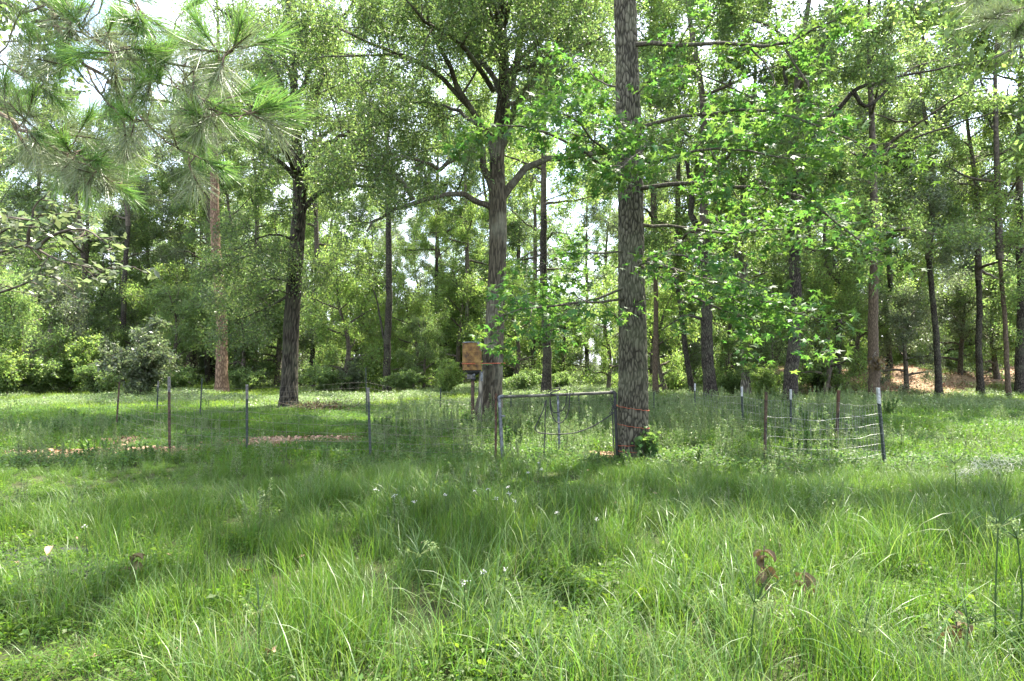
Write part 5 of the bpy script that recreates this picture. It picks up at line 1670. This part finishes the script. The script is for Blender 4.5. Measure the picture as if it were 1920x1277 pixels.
    # sedges
    def sedge(px, ytop, ybase, Y, label, rays=6, big=1.0):
        b = P(px, ybase, Y); b[2] = gz(b[0], b[1]); top = P(px + R.normal(0, 3), ytop, Y)
        t = thing('sedge_plant', label, 'sedge', tuple(b), 'sedges in the foreground grass')
        m_ = MB(); tube(m_, spline([b, (b + top) / 2 + np.array([R.normal(0, .015), 0, 0]), top], 10), np.linspace(.0055, .0035, 10), 6); part('stem', m_, M['sedge'], t)
        mh = MB()
        for k in range(rays):      # long leafy bracts
            an = R.uniform(0, 6.28); l = R.uniform(.12, .34) * big; el = R.uniform(.5, 1.45)
            e = top + l * np.array([math.cos(an) * math.cos(el), math.sin(an) * math.cos(el), math.sin(el)])
            m_ = MB(); tube(m_, spline([top, (top + e) / 2 + np.array([0, 0, .015]), e], 6), np.linspace(.0036, .0008, 6), 4); part('bract', m_, M['sedge'], t)
        for k in range(rays):
            an = R.uniform(0, 6.28); l = R.uniform(.03, .11) * big
            e = top + l * np.array([math.cos(an), math.sin(an), R.uniform(.2, .8)])
            m_ = MB(); tube(m_, [top, e], .0012, 3); 
            leaves(m_, e + R.normal(0, .008, (26, 3)), .016, .35, up=.3); part('seed_head', m_, M['seed_head'], t)
    sedge(1868, 990, 1245, 3.15, 'tallest dark sedge near the right edge')
    sedge(1906, 1010, 1235, 3.3, 'sedge at the right edge beside the tallest one')
    sedge(1622, 1190, 1277, 3.0, 'short seeded sedge at bottom right between the grass tufts', 7, .8)
    sedge(1815, 1170, 1277, 3.0, 'sedge with clustered seeds left of the tallest dark one', 7, .8)
    sedge(1410, 1135, 1277, 3.05, 'sedge with green seed clusters left of the withered plant', 7, .9)
    sedge(1795, 870, 960, 6.9, 'far slim sedge by the white feathery grass at right', 5)
    sedge(788, 1040, 1180, 3.7, 'dark forked sedge left of the picture centre', 6)
    sedge(480, 1150, 1277, 3.1, 'slim sedge stem at lower left', 4, .7)
    # white flowers
    spots = [(705, 918), (738, 930), (835, 928), (890, 920), (915, 917), (930, 935), (952, 913), (955, 925), (965, 940), (1010, 868), (990, 886), (1015, 880), (1045, 962), (1118, 972), (870, 1092), (905, 1072), (945, 1068), (775, 940), (160, 985)]
    me = None
    for k, (px, py) in enumerate(spots):
        Y = F * (CAM_H - .42) / (py - HOR)
        b = P(px, py, Y); g_ = gz(b[0], b[1])
        where = 'by the gate' if py < 890 else ('in the long grass before the gate' if py < 950 else 'among the foreground grass')
        t = thing('white_wildflower', f'small white flower head on a thin stem {where}', 'flower', (b[0], b[1], g_), f'white wildflowers {where}')
        m_ = MB(); tube(m_, [(b[0] + .02, b[1], g_), (b[0], b[1], b[2])], .0025, 4); part('stem', m_, M['sedge'], t)
        m_ = MB(); leaves(m_, b + R.normal(0, 1, (18, 3)) * (.010, .010, .007), .011, .7, up=.8); part('bloom', m_, M['flower'], t)
    # pale feathery grass plumes on the right
    for k, (px, py, lab) in enumerate(((1830, 872, 'white feathery grass plumes left of the far right edge'), (1890, 862, 'white feathery grass plumes at the right edge'))):
        Y = 7.6; b = P(px, 940, Y); b[2] = gz(b[0], b[1])
        t = thing('plume_grass', lab, 'grass', tuple(b)); m_ = MB(); ml = MB()
        for j in range(14):
            e = P(px + R.uniform(-45, 45), py + R.uniform(-12, 22), Y + R.normal(0, .25)); s = b + np.array([R.normal(0, .1), R.normal(0, .1), 0])
            ln = spline([s, (s + e) / 2 + np.array([0, 0, .12]), e], 8); tube(m_, ln, .002, 3)
            ti = np.repeat(ln[4:], 8, 0); leaves(ml, ti + R.normal(0, .025, ti.shape), .05, .09, up=.4)
        part('stems', m_, M['grass_pale'], t, kind='stuff'); part('plumes', ml, M['plume'], t, kind='stuff')
small_things()

# big trees added just outside the picture so their crowns shade the foreground
def shade_trees():
    for X, Y, zc, v, sc, r, lab in ((10.6, 10.2, 6.0, 0, 1.0, .26, 'tall tree added just outside the right edge so its crown shades the grass'),
                                    (-11.3, 12.2, 6.5, 2, 1.1, .28, 'tall tree added just outside the left edge for shade, its crown reaches in above')):
        t = thing('tree', lab, 'tree', (X, Y, gz(X, Y)), WOODS)
        mb = MB(); ln = spline([(X, Y, gz(X, Y) - .2), (X + .1, Y, zc * .5), (X, Y, zc)], 14)
        tube(mb, ln, np.linspace(r, .17 * sc, 14), 14); part('trunk', mb, M['bark_dark'], t)
        rz = R.uniform(0, 6.28); loc = (0, 0, zc - t.location[2] - .1)
        put('branches', BIG[v][0], t, loc, rz, sc, 'stuff'); put('crown', BIG[v][1], t, loc, rz, sc, 'stuff')
shade_trees()
